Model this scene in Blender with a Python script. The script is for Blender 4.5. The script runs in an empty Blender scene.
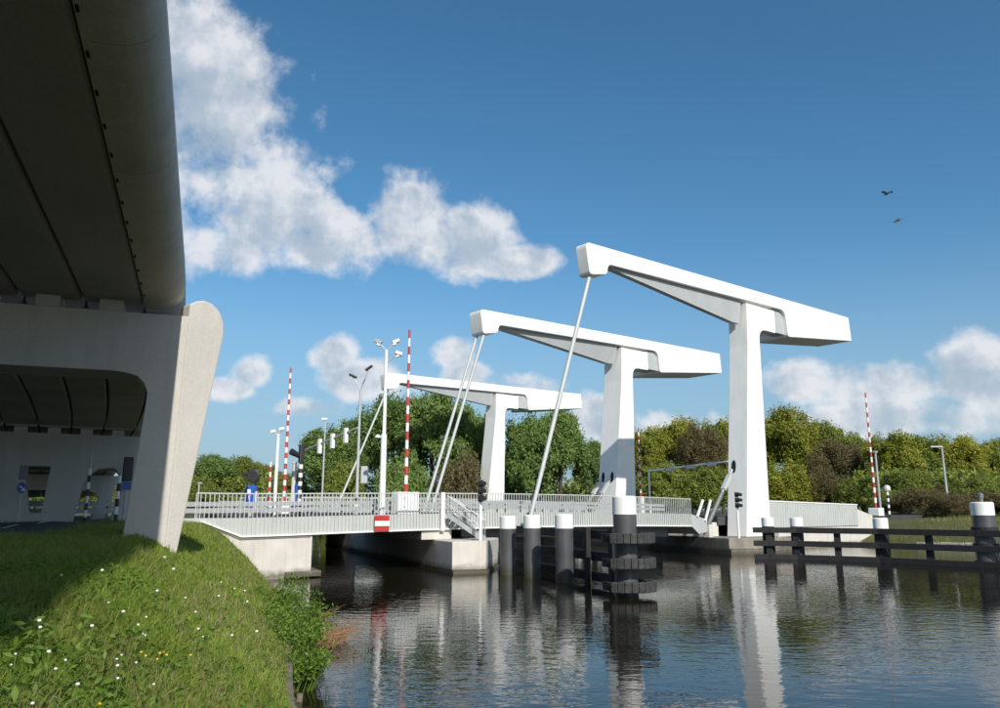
import bpy, math, random
import numpy as np
from mathutils import Vector
S = bpy.context.scene
COL = S.collection
# ------------------------------------------------------------------ camera
FPX = 780.0
PITCH = math.atan(156 / FPX)
EYE = np.array([0, 0, 3.0])
cam = bpy.data.cameras.new('camera'); cam.lens = 36 * FPX / 1000; cam.sensor_width = 36
cam.clip_end = 6000; cam.clip_start = 0.1
co = bpy.data.objects.new('camera', cam); COL.objects.link(co)
co.location = EYE; co.rotation_euler = (math.pi / 2 + PITCH, 0, 0); S.camera = co
# ------------------------------------------------------------------ sun, exposure
SUN_AZ = math.radians(-69.3)      # horizontal direction towards the sun, measured from +x
SUN_EL = math.radians(32)
SUNV = np.array([math.cos(SUN_AZ) * math.cos(SUN_EL), math.sin(SUN_AZ) * math.cos(SUN_EL), math.sin(SUN_EL)])
sl = bpy.data.lights.new('sun', 'SUN'); sl.energy = 4.1; sl.angle = math.radians(0.53); sl.color = (1, 0.95, 0.87)
so = bpy.data.objects.new('sun', sl); COL.objects.link(so)
so.rotation_euler = Vector(-SUNV).to_track_quat('-Z', 'Y').to_euler()
vs = S.view_settings; vs.view_transform = 'Standard'; vs.look = 'None'; vs.exposure = 0.22; vs.gamma = 1
vs.use_curve_mapping = False

# pixel (of the 1000 x 708 photograph) -> direction
_F = np.array([0, math.cos(PITCH), math.sin(PITCH)]); _U = np.array([0, -math.sin(PITCH), math.cos(PITCH)])
_R = np.array([1.0, 0, 0])
def ray(x, y): return _F + _R * (x - 500) / FPX + _U * (354 - y) / FPX
def onz(x, y, z):
    d = ray(x, y); return EYE + d * (z - EYE[2]) / d[2]
def atY(x, y, Y):
    d = ray(x, y); return EYE + d * Y / d[1]
def onplane(x, y, P, n):
    d = ray(x, y); return EYE + d * (np.dot(n, np.array(P) - EYE) / np.dot(n, d))
def onv(x, y, P, dr): return onplane(x, y, (P[0], P[1], 0), np.array([dr[1], -dr[0], 0.0]))

# ------------------------------------------------------------------ world: Nishita sky + cumulus
W = bpy.data.worlds.new('World'); S.world = W; W.use_nodes = True
nt = W.node_tree; nt.nodes.clear(); L = nt.links.new
def N(tree, t, **k):
    n = tree.nodes.new(t)
    for a, b in k.items(): setattr(n, a, b)
    return n
def M(op, a, b=None, c=None, tree=None, clamp=False):
    t = tree or nt
    n = t.nodes.new('ShaderNodeMath'); n.operation = op; n.use_clamp = clamp
    for i, x in enumerate((a, b, c)):
        if x is None: continue
        if isinstance(x, (int, float)): n.inputs[i].default_value = x
        else: t.links.new(x, n.inputs[i])
    return n.outputs[0]
sky = N(nt, 'ShaderNodeTexSky', sky_type='NISHITA', sun_disc=False)
sky.sun_elevation = SUN_EL
sky.sun_rotation = math.pi / 2 - SUN_AZ
sky.air_density = 0.9; sky.dust_density = 1.0; sky.ozone_density = 3.0
bg = N(nt, 'ShaderNodeBackground'); bg.inputs['Strength'].default_value = 0.112
hs = N(nt, 'ShaderNodeHueSaturation'); hs.inputs['Saturation'].default_value = 1.2; hs.inputs['Hue'].default_value = .488
L(sky.outputs[0], hs.inputs['Color']); L(hs.outputs[0], bg.inputs['Color'])
tc = N(nt, 'ShaderNodeTexCoord')
sep = N(nt, 'ShaderNodeSeparateXYZ'); L(tc.outputs['Generated'], sep.inputs[0])
AZ = M('ARCTAN2', sep.outputs[0], sep.outputs[1])
EL = M('ARCSINE', sep.outputs[2])
def noise(vec, scale, detail, rough, dist=0.0):
    n = N(nt, 'ShaderNodeTexNoise'); n.inputs['Scale'].default_value = scale; n.inputs['Detail'].default_value = detail
    n.inputs['Roughness'].default_value = rough; n.inputs['Distortion'].default_value = dist
    L(vec, n.inputs['Vector']); return n.outputs['Fac']
def shift(vec, off):
    n = N(nt, 'ShaderNodeVectorMath', operation='ADD'); L(vec, n.inputs[0]); n.inputs[1].default_value = off; return n.outputs[0]
blobs = [(190, 75, 85, 105, 1.0), (235, 145, 100, 95, 1.0), (262, 205, 75, 65, 1.0), (220, 250, 70, 40, .6), (330, 238, 70, 42, .95),
         (412, 222, 55, 52, 1.0), (455, 240, 70, 42, 1.0), (515, 262, 58, 20, 1.0), (130, 160, 90, 140, .9),
         (252, 372, 30, 22, .75), (228, 388, 40, 16, .65), (330, 355, 36, 26, .8), (365, 378, 60, 26, .65), (452, 352, 28, 24, .75), (468, 374, 34, 18, .65), (595, 415, 34, 26, .9), (515, 385, 60, 18, .6), (300, 408, 50, 18, .5),
         (820, 382, 80, 30, .85), (880, 388, 80, 32, .9), (985, 375, 75, 46, 1.0), (880, 420, 200, 28, .75), (700, 428, 110, 24, .55), (1120, 380, 120, 48, .9), (60, 420, 90, 40, .6)]
mask = None
for (bx_, by_, rx, ry, a) in blobs:
    d = ray(bx_, by_); d /= np.linalg.norm(d)
    az0 = math.atan2(d[0], d[1]); el0 = math.asin(d[2])
    d1 = ray(bx_ + rx, by_); d1 /= np.linalg.norm(d1); d2 = ray(bx_, by_ - ry); d2 /= np.linalg.norm(d2)
    ww = abs(math.atan2(d1[0], d1[1]) - az0); hh = abs(math.asin(d2[2]) - el0)
    dx = M('MULTIPLY', M('SUBTRACT', AZ, az0), 1 / ww); dy = M('MULTIPLY', M('SUBTRACT', EL, el0), 1 / hh)
    r2 = M('ADD', M('MULTIPLY', dx, dx), M('MULTIPLY', dy, dy))
    g = M('MULTIPLY', M('MAXIMUM', M('SUBTRACT', 1.0, M('SQRT', r2)), -0.7), 1.1)
    g = M('MINIMUM', M('SUBTRACT', g, (1 - a) * 0.5), .47)
    mask = g if mask is None else M('MAXIMUM', mask, g)
# the same kind of scattered cumulus everywhere else round the horizon
vec = tc.outputs['Generated']
gen = M('SUBTRACT', M('MULTIPLY', noise(shift(vec, (3.1, 1.7, .4)), 2.4, 2, .5), 2.2), 1.28)
aside = M('SMOOTH_MIN', M('MULTIPLY', M('SUBTRACT', M('ABSOLUTE', AZ), 0.80), 5.0), 1.0, 0.1)
gen2 = M('ADD', gen, M('MINIMUM', M('SUBTRACT', aside, 1.0), 0.0))
up = M('SUBTRACT', M('SUBTRACT', M('MULTIPLY', noise(shift(vec, (7.1, 2.7, 1.4)), 2.4, 2, .5), 2.2), 1.28), M('MULTIPLY', M('MAXIMUM', M('SUBTRACT', .75, EL), 0), 8))
mask = M('MAXIMUM', mask, M('MAXIMUM', gen2, up))
f1 = noise(vec, 11, 12, .57, 0)
f2 = noise(shift(vec, (.02, -.01, .03)), 11, 8, .56, 0)
dens = M('ADD', mask, M('MULTIPLY', M('SUBTRACT', f1, .47), 2.6))
mr = N(nt, 'ShaderNodeMapRange', interpolation_type='SMOOTHSTEP'); mr.inputs['From Min'].default_value = 0.02; mr.inputs['From Max'].default_value = 0.58
L(dens, mr.inputs['Value'])
alpha = M('MULTIPLY', mr.outputs[0], 0.90)
horizon = N(nt, 'ShaderNodeMapRange'); horizon.inputs['From Min'].default_value = -0.01; horizon.inputs['From Max'].default_value = 0.03
L(EL, horizon.inputs['Value']); alpha = M('MULTIPLY', alpha, horizon.outputs[0])
# brightness: thin and sun-side parts bright, thick cores grey
lit = M('ADD', M('MULTIPLY', M('SUBTRACT', f1, f2), 3.2), M('SUBTRACT', 1.02, M('MULTIPLY', M('MAXIMUM', M('SUBTRACT', dens, .22), 0), .80)))
cr = N(nt, 'ShaderNodeValToRGB')
cr.color_ramp.elements[0].position = 0.15; cr.color_ramp.elements[0].color = (.33, .42, .52, 1)
cr.color_ramp.elements[1].position = 1.0; cr.color_ramp.elements[1].color = (.76, .77, .80, 1)
e = cr.color_ramp.elements.new(.6); e.color = (.46, .53, .61, 1)
L(lit, cr.inputs[0])
bgc = N(nt, 'ShaderNodeBackground'); bgc.inputs['Strength'].default_value = 0.93
L(cr.outputs[0], bgc.inputs['Color'])
# pale haze towards the horizon, all the way round
hzr = N(nt, 'ShaderNodeMapRange', interpolation_type='SMOOTHSTEP'); hzr.inputs['From Min'].default_value = 0.34; hzr.inputs['From Max'].default_value = 0.02
hzr.inputs['To Max'].default_value = 0.8
L(EL, hzr.inputs['Value'])
bgh = N(nt, 'ShaderNodeBackground'); bgh.inputs['Color'].default_value = (.31, .46, .58, 1); bgh.inputs['Strength'].default_value = 0.86
mh = N(nt, 'ShaderNodeMixShader'); L(hzr.outputs[0], mh.inputs[0]); L(bg.outputs[0], mh.inputs[1]); L(bgh.outputs[0], mh.inputs[2])
mx = N(nt, 'ShaderNodeMixShader'); L(alpha, mx.inputs[0]); L(mh.outputs[0], mx.inputs[1]); L(bgc.outputs[0], mx.inputs[2])
W.cycles.sampling_method = 'MANUAL'; W.cycles.sample_map_resolution = 512
S.cycles.max_bounces = 6; S.cycles.diffuse_bounces = 3; S.cycles.glossy_bounces = 3; S.cycles.transmission_bounces = 2
wo = N(nt, 'ShaderNodeOutputWorld'); L(mx.outputs[0], wo.inputs[0])

# ------------------------------------------------------------------ materials
def mat(name, col, rough=.6, col2=None, scale=2.0, detail=6, bump=0.0, bscale=None, spec=.5, metal=0.0, streak=0.0, streakcol=None, fine=0.0, tide=None):
    m = bpy.data.materials.new(name); m.use_nodes = True; t = m.node_tree
    p = t.nodes['Principled BSDF']; p.inputs['Roughness'].default_value = rough; p.inputs['Metallic'].default_value = metal
    p.inputs['Specular IOR Level'].default_value = spec
    g = t.nodes.new('ShaderNodeNewGeometry')
    def nz(sc, vec, det=detail):
        n = t.nodes.new('ShaderNodeTexNoise'); n.inputs['Scale'].default_value = sc; n.inputs['Detail'].default_value = det
        t.links.new(vec, n.inputs['Vector']); return n.outputs['Fac']
    cur = None
    mixn = t.nodes.new('ShaderNodeMix'); mixn.data_type = 'RGBA'
    mixn.inputs['A'].default_value = (*col, 1); mixn.inputs['B'].default_value = (*(col2 or col), 1)
    r = t.nodes.new('ShaderNodeMapRange'); r.inputs['From Min'].default_value = .3; r.inputs['From Max'].default_value = .7
    t.links.new(nz(scale, g.outputs['Position']), r.inputs['Value']); t.links.new(r.outputs[0], mixn.inputs['Factor'])
    cur = mixn.outputs['Result']
    if streak:
        mp = t.nodes.new('ShaderNodeMapping'); mp.inputs['Scale'].default_value = (3.2, 3.2, .22)
        t.links.new(g.outputs['Position'], mp.inputs['Vector'])
        rr = t.nodes.new('ShaderNodeMapRange'); rr.inputs['From Min'].default_value = .5; rr.inputs['From Max'].default_value = .75
        rr.inputs['To Max'].default_value = streak
        t.links.new(nz(1.0, mp.outputs[0]), rr.inputs['Value'])
        m2 = t.nodes.new('ShaderNodeMix'); m2.data_type = 'RGBA'; t.links.new(cur, m2.inputs['A'])
        m2.inputs['B'].default_value = (*(streakcol or tuple(c * .45 for c in col)), 1)
        t.links.new(rr.outputs[0], m2.inputs['Factor']); cur = m2.outputs['Result']
    if fine:
        m3 = t.nodes.new('ShaderNodeMix'); m3.data_type = 'RGBA'; m3.blend_type = 'MULTIPLY'; m3.inputs['Factor'].default_value = fine
        t.links.new(cur, m3.inputs['A']); c3 = t.nodes.new('ShaderNodeTexNoise'); c3.inputs['Scale'].default_value = 24; c3.inputs['Detail'].default_value = 4
        t.links.new(g.outputs['Position'], c3.inputs['Vector']); t.links.new(c3.outputs['Fac'], m3.inputs['B']); cur = m3.outputs['Result']
    if tide:
        sx = t.nodes.new('ShaderNodeSeparateXYZ'); t.links.new(g.outputs['Position'], sx.inputs[0])
        ed_ = M('ADD', sx.outputs[2], M('MULTIPLY', nz(3.0, g.outputs['Position']), .5, tree=t), tree=t)
        tr_ = t.nodes.new('ShaderNodeMapRange'); tr_.inputs['From Min'].default_value = .72; tr_.inputs['From Max'].default_value = .42
        t.links.new(ed_, tr_.inputs['Value'])
        m4 = t.nodes.new('ShaderNodeMix'); m4.data_type = 'RGBA'; t.links.new(cur, m4.inputs['A']); m4.inputs['B'].default_value = (*tide, 1)
        t.links.new(M('MULTIPLY', tr_.outputs[0], .85, tree=t), m4.inputs['Factor']); cur = m4.outputs['Result']
    t.links.new(cur, p.inputs['Base Color'])
    if bump:
        b = t.nodes.new('ShaderNodeBump'); b.inputs['Strength'].default_value = bump; b.inputs['Distance'].default_value = .02
        t.links.new(nz(bscale or scale * 6, g.outputs['Position']), b.inputs['Height']); t.links.new(b.outputs[0], p.inputs['Normal'])
    return m
def leafmat(name, c1, c2, c3, trans=.42, rough=.55):
    m = bpy.data.materials.new(name); m.use_nodes = True; t = m.node_tree
    p = t.nodes['Principled BSDF']; p.inputs['Roughness'].default_value = rough; p.inputs['Specular IOR Level'].default_value = .25
    g = t.nodes.new('ShaderNodeNewGeometry'); oi = t.nodes.new('ShaderNodeObjectInfo')
    r = t.nodes.new('ShaderNodeValToRGB'); r.color_ramp.elements[0].color = (*c1, 1); r.color_ramp.elements[1].color = (*c3, 1)
    e = r.color_ramp.elements.new(.5); e.color = (*c2, 1)
    n = t.nodes.new('ShaderNodeTexNoise'); n.inputs['Scale'].default_value = .55; n.inputs['Detail'].default_value = 3
    t.links.new(g.outputs['Position'], n.inputs['Vector'])
    a = M('ADD', M('MULTIPLY', g.outputs['Random Per Island'], .45, tree=t), M('MULTIPLY', n.outputs['Fac'], .8, tree=t), tree=t)
    a = M('ADD', a, M('MULTIPLY', oi.outputs['Random'], .3, tree=t), tree=t)
    a = M('SUBTRACT', a, .27, tree=t)
    t.links.new(a, r.inputs[0]); t.links.new(r.outputs[0], p.inputs['Base Color'])
    tr = t.nodes.new('ShaderNodeBsdfTranslucent'); t.links.new(r.outputs[0], tr.inputs['Color'])
    ms = t.nodes.new('ShaderNodeMixShader'); ms.inputs[0].default_value = trans
    t.links.new(p.outputs[0], ms.inputs[1]); t.links.new(tr.outputs[0], ms.inputs[2])
    t.links.new(ms.outputs[0], t.nodes['Material Output'].inputs['Surface'])
    return m
MT = {}
MT['paint'] = mat('white_bridge_paint', (.80, .80, .77), .45, (.74, .745, .72), .7, bump=.03, bscale=9, streak=.22, streakcol=(.52, .51, .46))
MT['paint_grey'] = mat('grey_bridge_paint', (.43, .45, .455), .5, (.38, .40, .405), .8, streak=.1)
MT['rodgrey'] = mat('tie_rod_paint', (.46, .48, .47), .45, (.40, .42, .41), 1.0)
MT['rail'] = mat('railing_paint', (.54, .56, .53), .5, (.47, .49, .46), 1.2)
MT['fascia'] = mat('fascia_panel', (.47, .49, .475), .55, (.41, .43, .41), .9, streak=.25)
MT['conc_w'] = mat('pale_concrete', (.70, .67, .61), .8, (.60, .57, .51), 1.1, bump=.15, bscale=14, streak=.35, fine=.25, tide=(.13, .12, .08))
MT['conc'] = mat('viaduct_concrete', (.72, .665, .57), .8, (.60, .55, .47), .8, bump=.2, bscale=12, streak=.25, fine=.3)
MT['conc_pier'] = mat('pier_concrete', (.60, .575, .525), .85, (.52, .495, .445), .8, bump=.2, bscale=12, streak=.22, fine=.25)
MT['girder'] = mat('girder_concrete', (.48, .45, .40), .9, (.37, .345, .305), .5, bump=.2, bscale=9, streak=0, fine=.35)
MT['conc_d'] = mat('wet_dark_concrete', (.30, .27, .225), .8, (.18, .16, .13), 1.2, bump=.3, bscale=9, streak=.5, tide=(.06, .058, .035))
MT['dark'] = mat('slot_shade', (.012, .012, .012), .9)  # near-black colour in place of the shade inside openings
MT['steel_dark'] = mat('dark_pile_steel', (.075, .08, .085), .5, (.05, .052, .055), 1.5, streak=.45, streakcol=(.13, .12, .11), bump=.1, tide=(.045, .048, .025))
MT['tarwood'] = mat('tarred_timber', (.016, .016, .018), .75, (.008, .008, .009), 3, bump=.4, bscale=18, streak=.3, streakcol=(.03, .028, .026))
MT['fender'] = mat('worn_fender', (.055, .055, .055), .8, (.02, .02, .02), 6, bump=.4, bscale=25)
MT['cap'] = mat('white_pile_cap', (.80, .80, .78), .45, (.72, .72, .69), 2, streak=.12)
MT['red'] = mat('red_paint', (.46, .04, .035), .45, (.36, .035, .03), 3)
MT['white'] = mat('white_paint', (.80, .80, .78), .45, (.74, .74, .72), 3)
MT['black'] = mat('black_plastic', (.02, .02, .022), .45, (.03, .03, .03), 3)
MT['blue'] = mat('blue_sign', (.02, .09, .40), .4, (.02, .08, .35), 3)
MT['galv'] = mat('galvanised_steel', (.48, .49, .49), .45, (.38, .39, .39), 6, metal=.35)
MT['galv_d'] = mat('dark_steel', (.20, .21, .21), .5, (.15, .155, .155), 4, metal=.3)
MT['asphalt'] = mat('asphalt', (.055, .055, .057), .9, (.04, .04, .042), .8, bump=.3, bscale=60)
MT['glass'] = mat('lamp_glass', (.55, .56, .55), .15)
MT['timber'] = mat('weathered_timber', (.22, .18, .13), .85, (.13, .105, .08), 4, bump=.4, bscale=20)
MT['bark'] = mat('bark', (.07, .055, .04), .9, (.045, .036, .028), 3, bump=.5, bscale=20)
MT['leafA'] = leafmat('leaf_dark_green', (0.112, 0.174, 0.046), (0.174, 0.271, 0.072), (0.298, 0.380, 0.113))
MT['leafB'] = leafmat('leaf_yellow_green', (0.183, 0.201, 0.029), (0.284, 0.311, 0.044), (0.456, 0.422, 0.067))
MT['leafC'] = leafmat('leaf_brownish', (.10, .085, .04), (.17, .14, .065), (.23, .20, .09))
MT['leafD'] = leafmat('leaf_mid_green', (0.146, 0.179, 0.036), (0.227, 0.278, 0.055), (0.351, 0.382, 0.089))
MT['grass'] = leafmat('grass_blade', (0.090, 0.132, 0.018), (0.212, 0.297, 0.042), (0.401, 0.467, 0.102), .4, .6)
MT['grass_dry'] = leafmat('dry_grass', (0.127, 0.138, 0.034), (0.230, 0.241, 0.069), (0.391, 0.333, 0.149), .4, .6)
MT['grassfar'] = mat('rough_grass', (.075, .095, .022), .9, (.13, .12, .045), .6, bump=.8, bscale=8)
MT['weed'] = leafmat('weed_leaf', (0.070, 0.127, 0.017), (0.150, 0.254, 0.038), (0.263, 0.364, 0.075), .4)
MT['reed'] = leafmat('dead_reed', (.20, .11, .055), (.34, .19, .10), (.42, .27, .15), .2)
MT['reed_pale'] = leafmat('dead_grass', (.22, .17, .09), (.34, .27, .16), (.46, .38, .25), .3)
MT['petal'] = mat('white_petal', (.80, .80, .78), .7, (.74, .74, .70), 30)
MT['yellow'] = mat('yellow_petal', (.75, .52, .02), .6, (.7, .45, .02), 30)
MT['bird'] = mat('dark_feather', (.035, .032, .03), .7, (.10, .085, .065), 6)

def ground_mat():
    m = mat('grassy_soil', (.075, .09, .02), .95, (.13, .125, .04), .45, bump=.8, bscale=14, fine=.6); return m
MT['ground'] = ground_mat()
def water_mat():
    m = bpy.data.materials.new('canal_water'); m.use_nodes = True; t = m.node_tree
    p = t.nodes['Principled BSDF']; p.inputs['Base Color'].default_value = (.013, .011, .006, 1)
    p.inputs['Roughness'].default_value = .02; p.inputs['IOR'].default_value = 1.333
    g = t.nodes.new('ShaderNodeNewGeometry')
    def nz(scx, scy, rot, sc, det):
        mp = t.nodes.new('ShaderNodeMapping'); mp.inputs['Rotation'].default_value = (0, 0, rot); mp.inputs['Scale'].default_value = (scx, scy, 1)
        t.links.new(g.outputs['Position'], mp.inputs['Vector'])
        n = t.nodes.new('ShaderNodeTexNoise'); n.inputs['Scale'].default_value = sc; n.inputs['Detail'].default_value = det; n.inputs['Roughness'].default_value = .5
        t.links.new(mp.outputs[0], n.inputs['Vector']); return n.outputs['Fac']
    a = nz(.75, 1.35, .35, 2.3, 3); b = nz(.7, 1.4, -.3, 5.0, 2); c = nz(1, 1, 0, .13, 2)
    h = M('ADD', a, M('MULTIPLY', b, .30, tree=t), tree=t)
    gust = N(t, 'ShaderNodeMapRange'); gust.inputs['From Min'].default_value = .35; gust.inputs['From Max'].default_value = .65
    gust.inputs['To Min'].default_value = .3; gust.inputs['To Max'].default_value = 1.0
    t.links.new(c, gust.inputs['Value'])
    bp = t.nodes.new('ShaderNodeBump'); bp.inputs['Distance'].default_value = .021
    t.links.new(M('MULTIPLY', gust.outputs[0], .75, tree=t), bp.inputs['Strength'])
    t.links.new(h, bp.inputs['Height']); t.links.new(bp.outputs[0], p.inputs['Normal'])
    return m
MT['water'] = water_mat()

# ------------------------------------------------------------------ mesh helpers
def nrm(a):
    a = np.array(a, float); return a / np.linalg.norm(a)
class MB:
    def __init__(s): s.v = []; s.f = []; s.m = []
    def add(s, vs, fs, mi=0):
        b = len(s.v); s.v += [tuple(float(c) for c in q) for q in vs]
        s.f += [tuple(b + i for i in q) for q in fs]; s.m += [mi] * len(fs); return s
    def prism(s, poly, vec, mi=0):
        poly = [np.array(p, float) for p in poly]; vec = np.array(vec, float); n = len(poly)
        nor = np.zeros(3)
        for i in range(n): nor += np.cross(poly[i], poly[(i + 1) % n])
        if np.dot(nor, vec) > 0: poly = poly[::-1]
        vs = poly + [p + vec for p in poly]
        fs = [tuple(range(n)), tuple(range(2 * n - 1, n - 1, -1))] + [((i + 1) % n, i, n + i, n + (i + 1) % n) for i in range(n)]
        return s.add(vs, fs, mi)
    def hexa(s, a, b, mi=0):            # two quads (bottom, top) with matching corners, a counter-clockwise seen from above
        return s.add(list(a) + list(b), [(3, 2, 1, 0), (4, 5, 6, 7)] + [(i, (i + 1) % 4, 4 + (i + 1) % 4, 4 + i) for i in range(4)], mi)
    def box(s, c, size, ax=(1, 0, 0), up=(0, 0, 1), mi=0):
        c = np.array(c, float); x = nrm(ax); z = np.array(up, float); y = nrm(np.cross(z, x)); z = np.cross(x, y)
        dx, dy, dz = (np.array(x) * size[0] / 2, y * size[1] / 2, z * size[2] / 2)
        a = [c - dx - dy - dz, c + dx - dy - dz, c + dx + dy - dz, c - dx + dy - dz]
        return s.hexa(a, [p + 2 * dz for p in a], mi)
    def bar(s, p, q, w, h, up=(0, 0, 1), mi=0):
        p = np.array(p, float); q = np.array(q, float)
        return s.box((p + q) / 2, (np.linalg.norm(q - p), w, h), q - p, up, mi)
    def tube(s, p, q, r0, r1=None, n=10, mi=0, cap=True):
        p = np.array(p, float); q = np.array(q, float); r1 = r0 if r1 is None else r1
        d = nrm(q - p); a = np.array([0, 0, 1.0]) if abs(d[2]) < .9 else np.array([1.0, 0, 0])
        x = nrm(np.cross(a, d)); y = np.cross(d, x)
        ang = [2 * math.pi * i / n for i in range(n)]
        vs = [p + r0 * (math.cos(t) * x + math.sin(t) * y) for t in ang] + [q + r1 * (math.cos(t) * x + math.sin(t) * y) for t in ang]
        fs = [(i, (i + 1) % n, n + (i + 1) % n, n + i) for i in range(n)]
        if cap: fs += [tuple(range(n - 1, -1, -1)), tuple(range(n, 2 * n))]
        return s.add(vs, fs, mi)
    def lathe(s, c, prof, n=16, mi=0):   # prof: list of (r, z)
        c = np.array(c, float); vs = []; fs = []
        for (r, z) in prof:
            for i in range(n):
                t = 2 * math.pi * i / n; vs.append(c + np.array([r * math.cos(t), r * math.sin(t), z]))
        for k in range(len(prof) - 1):
            for i in range(n): fs.append((k * n + i, k * n + (i + 1) % n, (k + 1) * n + (i + 1) % n, (k + 1) * n + i))
        fs.append(tuple(range(n - 1, -1, -1))); fs.append(tuple(range((len(prof) - 1) * n, len(prof) * n)))
        return s.add(vs, fs, mi)
    def build(s, name, mats, parent=None, origin=None, smooth=False, bevel=0.0, kind=None):
        if not isinstance(mats, (list, tuple)): mats = [mats]
        org = np.zeros(3)
        if parent is not None:
            q = parent
            while q is not None: org = org + np.array(q.location); q = q.parent
        off = np.array(origin, float) - org if origin is not None else np.zeros(3)
        me = bpy.data.meshes.new(name)
        vv = (np.array(s.v) - org - off)
        me.from_pydata(vv.tolist(), [], s.f)
        for m in mats: me.materials.append(MT[m] if isinstance(m, str) else m)
        if len(mats) > 1: me.polygons.foreach_set('material_index', s.m)
        if smooth:
            me.polygons.foreach_set('use_smooth', [True] * len(me.polygons))
            try: me.set_sharp_from_angle(angle=math.radians(40))
            except Exception: pass
        me.update()
        o = bpy.data.objects.new(name, me); COL.objects.link(o); o.location = off
        if parent is not None: o.parent = parent
        if bevel:
            b = o.modifiers.new('bevel', 'BEVEL'); b.width = bevel; b.segments = 2; b.limit_method = 'ANGLE'; b.angle_limit = math.radians(35)
        if kind: o['kind'] = kind
        return o
def tag(o, label, cat, group=None):
    o['label'] = label; o['category'] = cat
    if group: o['group'] = group
    return o
def thing(name, label, cat, loc, group=None):
    o = bpy.data.objects.new(name, None); COL.objects.link(o); o.location = tuple(float(c) for c in loc); o.empty_display_size = .3
    return tag(o, label, cat, group)
def struct(o): o['kind'] = 'structure'; return o
def fastmesh(name, verts, tris_or_quads, n, mats, loops_per=4):
    me = bpy.data.meshes.new(name); V = np.ascontiguousarray(verts, dtype=np.float32); Q = np.ascontiguousarray(tris_or_quads, dtype=np.int32)
    me.vertices.add(len(V)); me.vertices.foreach_set('co', V.ravel())
    me.loops.add(Q.size); me.loops.foreach_set('vertex_index', Q.ravel())
    me.polygons.add(len(Q)); me.polygons.foreach_set('loop_start', np.arange(len(Q), dtype=np.int32) * Q.shape[1])
    me.materials.append(MT[mats]); me.update(calc_edges=True)
    return me

# ------------------------------------------------------------------ frames
A50 = math.radians(50)
u = np.array([math.sin(A50), math.cos(A50), 0]); mm = np.array([-math.cos(A50), math.sin(A50), 0]); UP = np.array([0, 0, 1.0])
B22 = math.radians(22.3); v = np.array([-math.sin(B22), math.cos(B22), 0])
P0 = np.array([-8.54, 36.92, 0])
def B(s, o, z): return P0 + u * s + mm * o + UP * z         # along the bridge, back across it, up
SK = (v @ u) / (v @ mm)                                       # skew: s shift for each metre back
def BS(s, o, z): return B(s + SK * o, o, z)
def s_at(px, o, py=505):
    q = onv(px, py, P0 + mm * o, u); return float((q - P0) @ u)
def zrail(s): return 3.70 + 0.19 * max(0, 1 - ((s - 14) / 16.5) ** 2)   # camber of the hand rail
def zdeck(s): return zrail(s) - 1.06
def zbot(s): return zrail(s) - 1.86

# ------------------------------------------------------------------ terrain
def xe(Y): return np.interp(Y, [-60, -10, 0, 11.5, 22, 30, 33, 36.6, 38, 60, 200], [14, 3.2, .6, -2.9, -5.7, -8.7, -9.9, -10.9, -14, -23, -80])
def H(x, y):
    x = np.asarray(x, float); y = np.asarray(y, float)
    t = (xe(y) - x) * .96
    zt = np.interp(y, [-20, 0, 5, 13, 24, 34, 60], [2.40, 2.42, 2.42, 2.47, 2.50, 2.52, 2.45])
    q = np.clip(t / np.interp(y, [0, 8, 14, 22, 30, 34], [1.9, 2.1, 2.75, 3.7, 3.1, 2.4]), 0, 1)
    hl = np.where(t >= 0, .42 + (zt - .42) * (1 - (1 - q) ** np.interp(y, [6, 14], [1.6, 1.3])), np.maximum(-2.2, .42 + t * 3.0))
    # right bank
    ye = np.interp(x, [-60, 12, 18, 24, 30, 34, 40, 50, 70, 120, 400], [400, 90, 67, 69, 72, 70, 64, 59, 46, 15, -150])
    r = (y - ye) * .93
    hr = np.where(r >= 0, .3 + 1.7 * np.clip(r / 7, 0, 1) + .5 * np.clip((r - 7) / 25, 0, 1), np.maximum(-2.2, .25 + r * 2.0))
    # land behind the bridge
    o = (x - P0[0]) * mm[0] + (y - P0[1]) * mm[1]
    k = o - 62
    hb = np.where(k >= 0, .3 + 2.1 * np.clip(k / 12, 0, 1), np.maximum(-2.2, .3 + k * 1.5))
    h = np.maximum(np.maximum(hl, hr), hb)
    h = h + np.where(h > .3, .05 * np.sin(x * 1.3 + .7 * np.sin(y * .9)) * np.sin(y * 1.1 + .5) * np.clip((h - .3), 0, 1), 0)
    return h
def dense(a, b, step, far):
    c = np.arange(a, b + 1e-6, step); ext = []
    d = step
    x = b
    while x < far: d *= 1.35; x += d; ext.append(x)
    d = step; x = a; pre = []
    while x > -far: d *= 1.35; x -= d; pre.append(x)
    return np.array(pre[::-1] + list(c) + ext)
gx = dense(-32, 14, .4, 2500); gx = np.unique(np.concatenate([gx[gx < 14], np.arange(14, 75, 1.2), gx[gx > 75]]))
gy = dense(0, 40, .4, 2500); gy = np.unique(np.concatenate([gy[gy < 40], np.arange(40, 100, 1.2), gy[gy > 100]]))
GX, GY = np.meshgrid(gx, gy); GZ = H(GX, GY)
V = np.stack([GX, GY, GZ], -1).reshape(-1, 3); nx, ny = len(gx), len(gy)
idx = np.arange(nx * ny).reshape(ny, nx)
Q = np.stack([idx[:-1, :-1], idx[:-1, 1:], idx[1:, 1:], idx[1:, :-1]], -1).reshape(-1, 4)
me = fastmesh('ground', V, Q, 0, 'ground'); me.polygons.foreach_set('use_smooth', [True] * len(me.polygons))
struct(bpy.data.objects.new('ground', me)); COL.objects.link(bpy.data.objects['ground'])
w_ = MB().add([(-400, -150, 0), (500, -150, 0), (500, 300, 0), (-400, 300, 0)], [(0, 1, 2, 3)])
struct(w_.build('water', 'water'))
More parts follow.
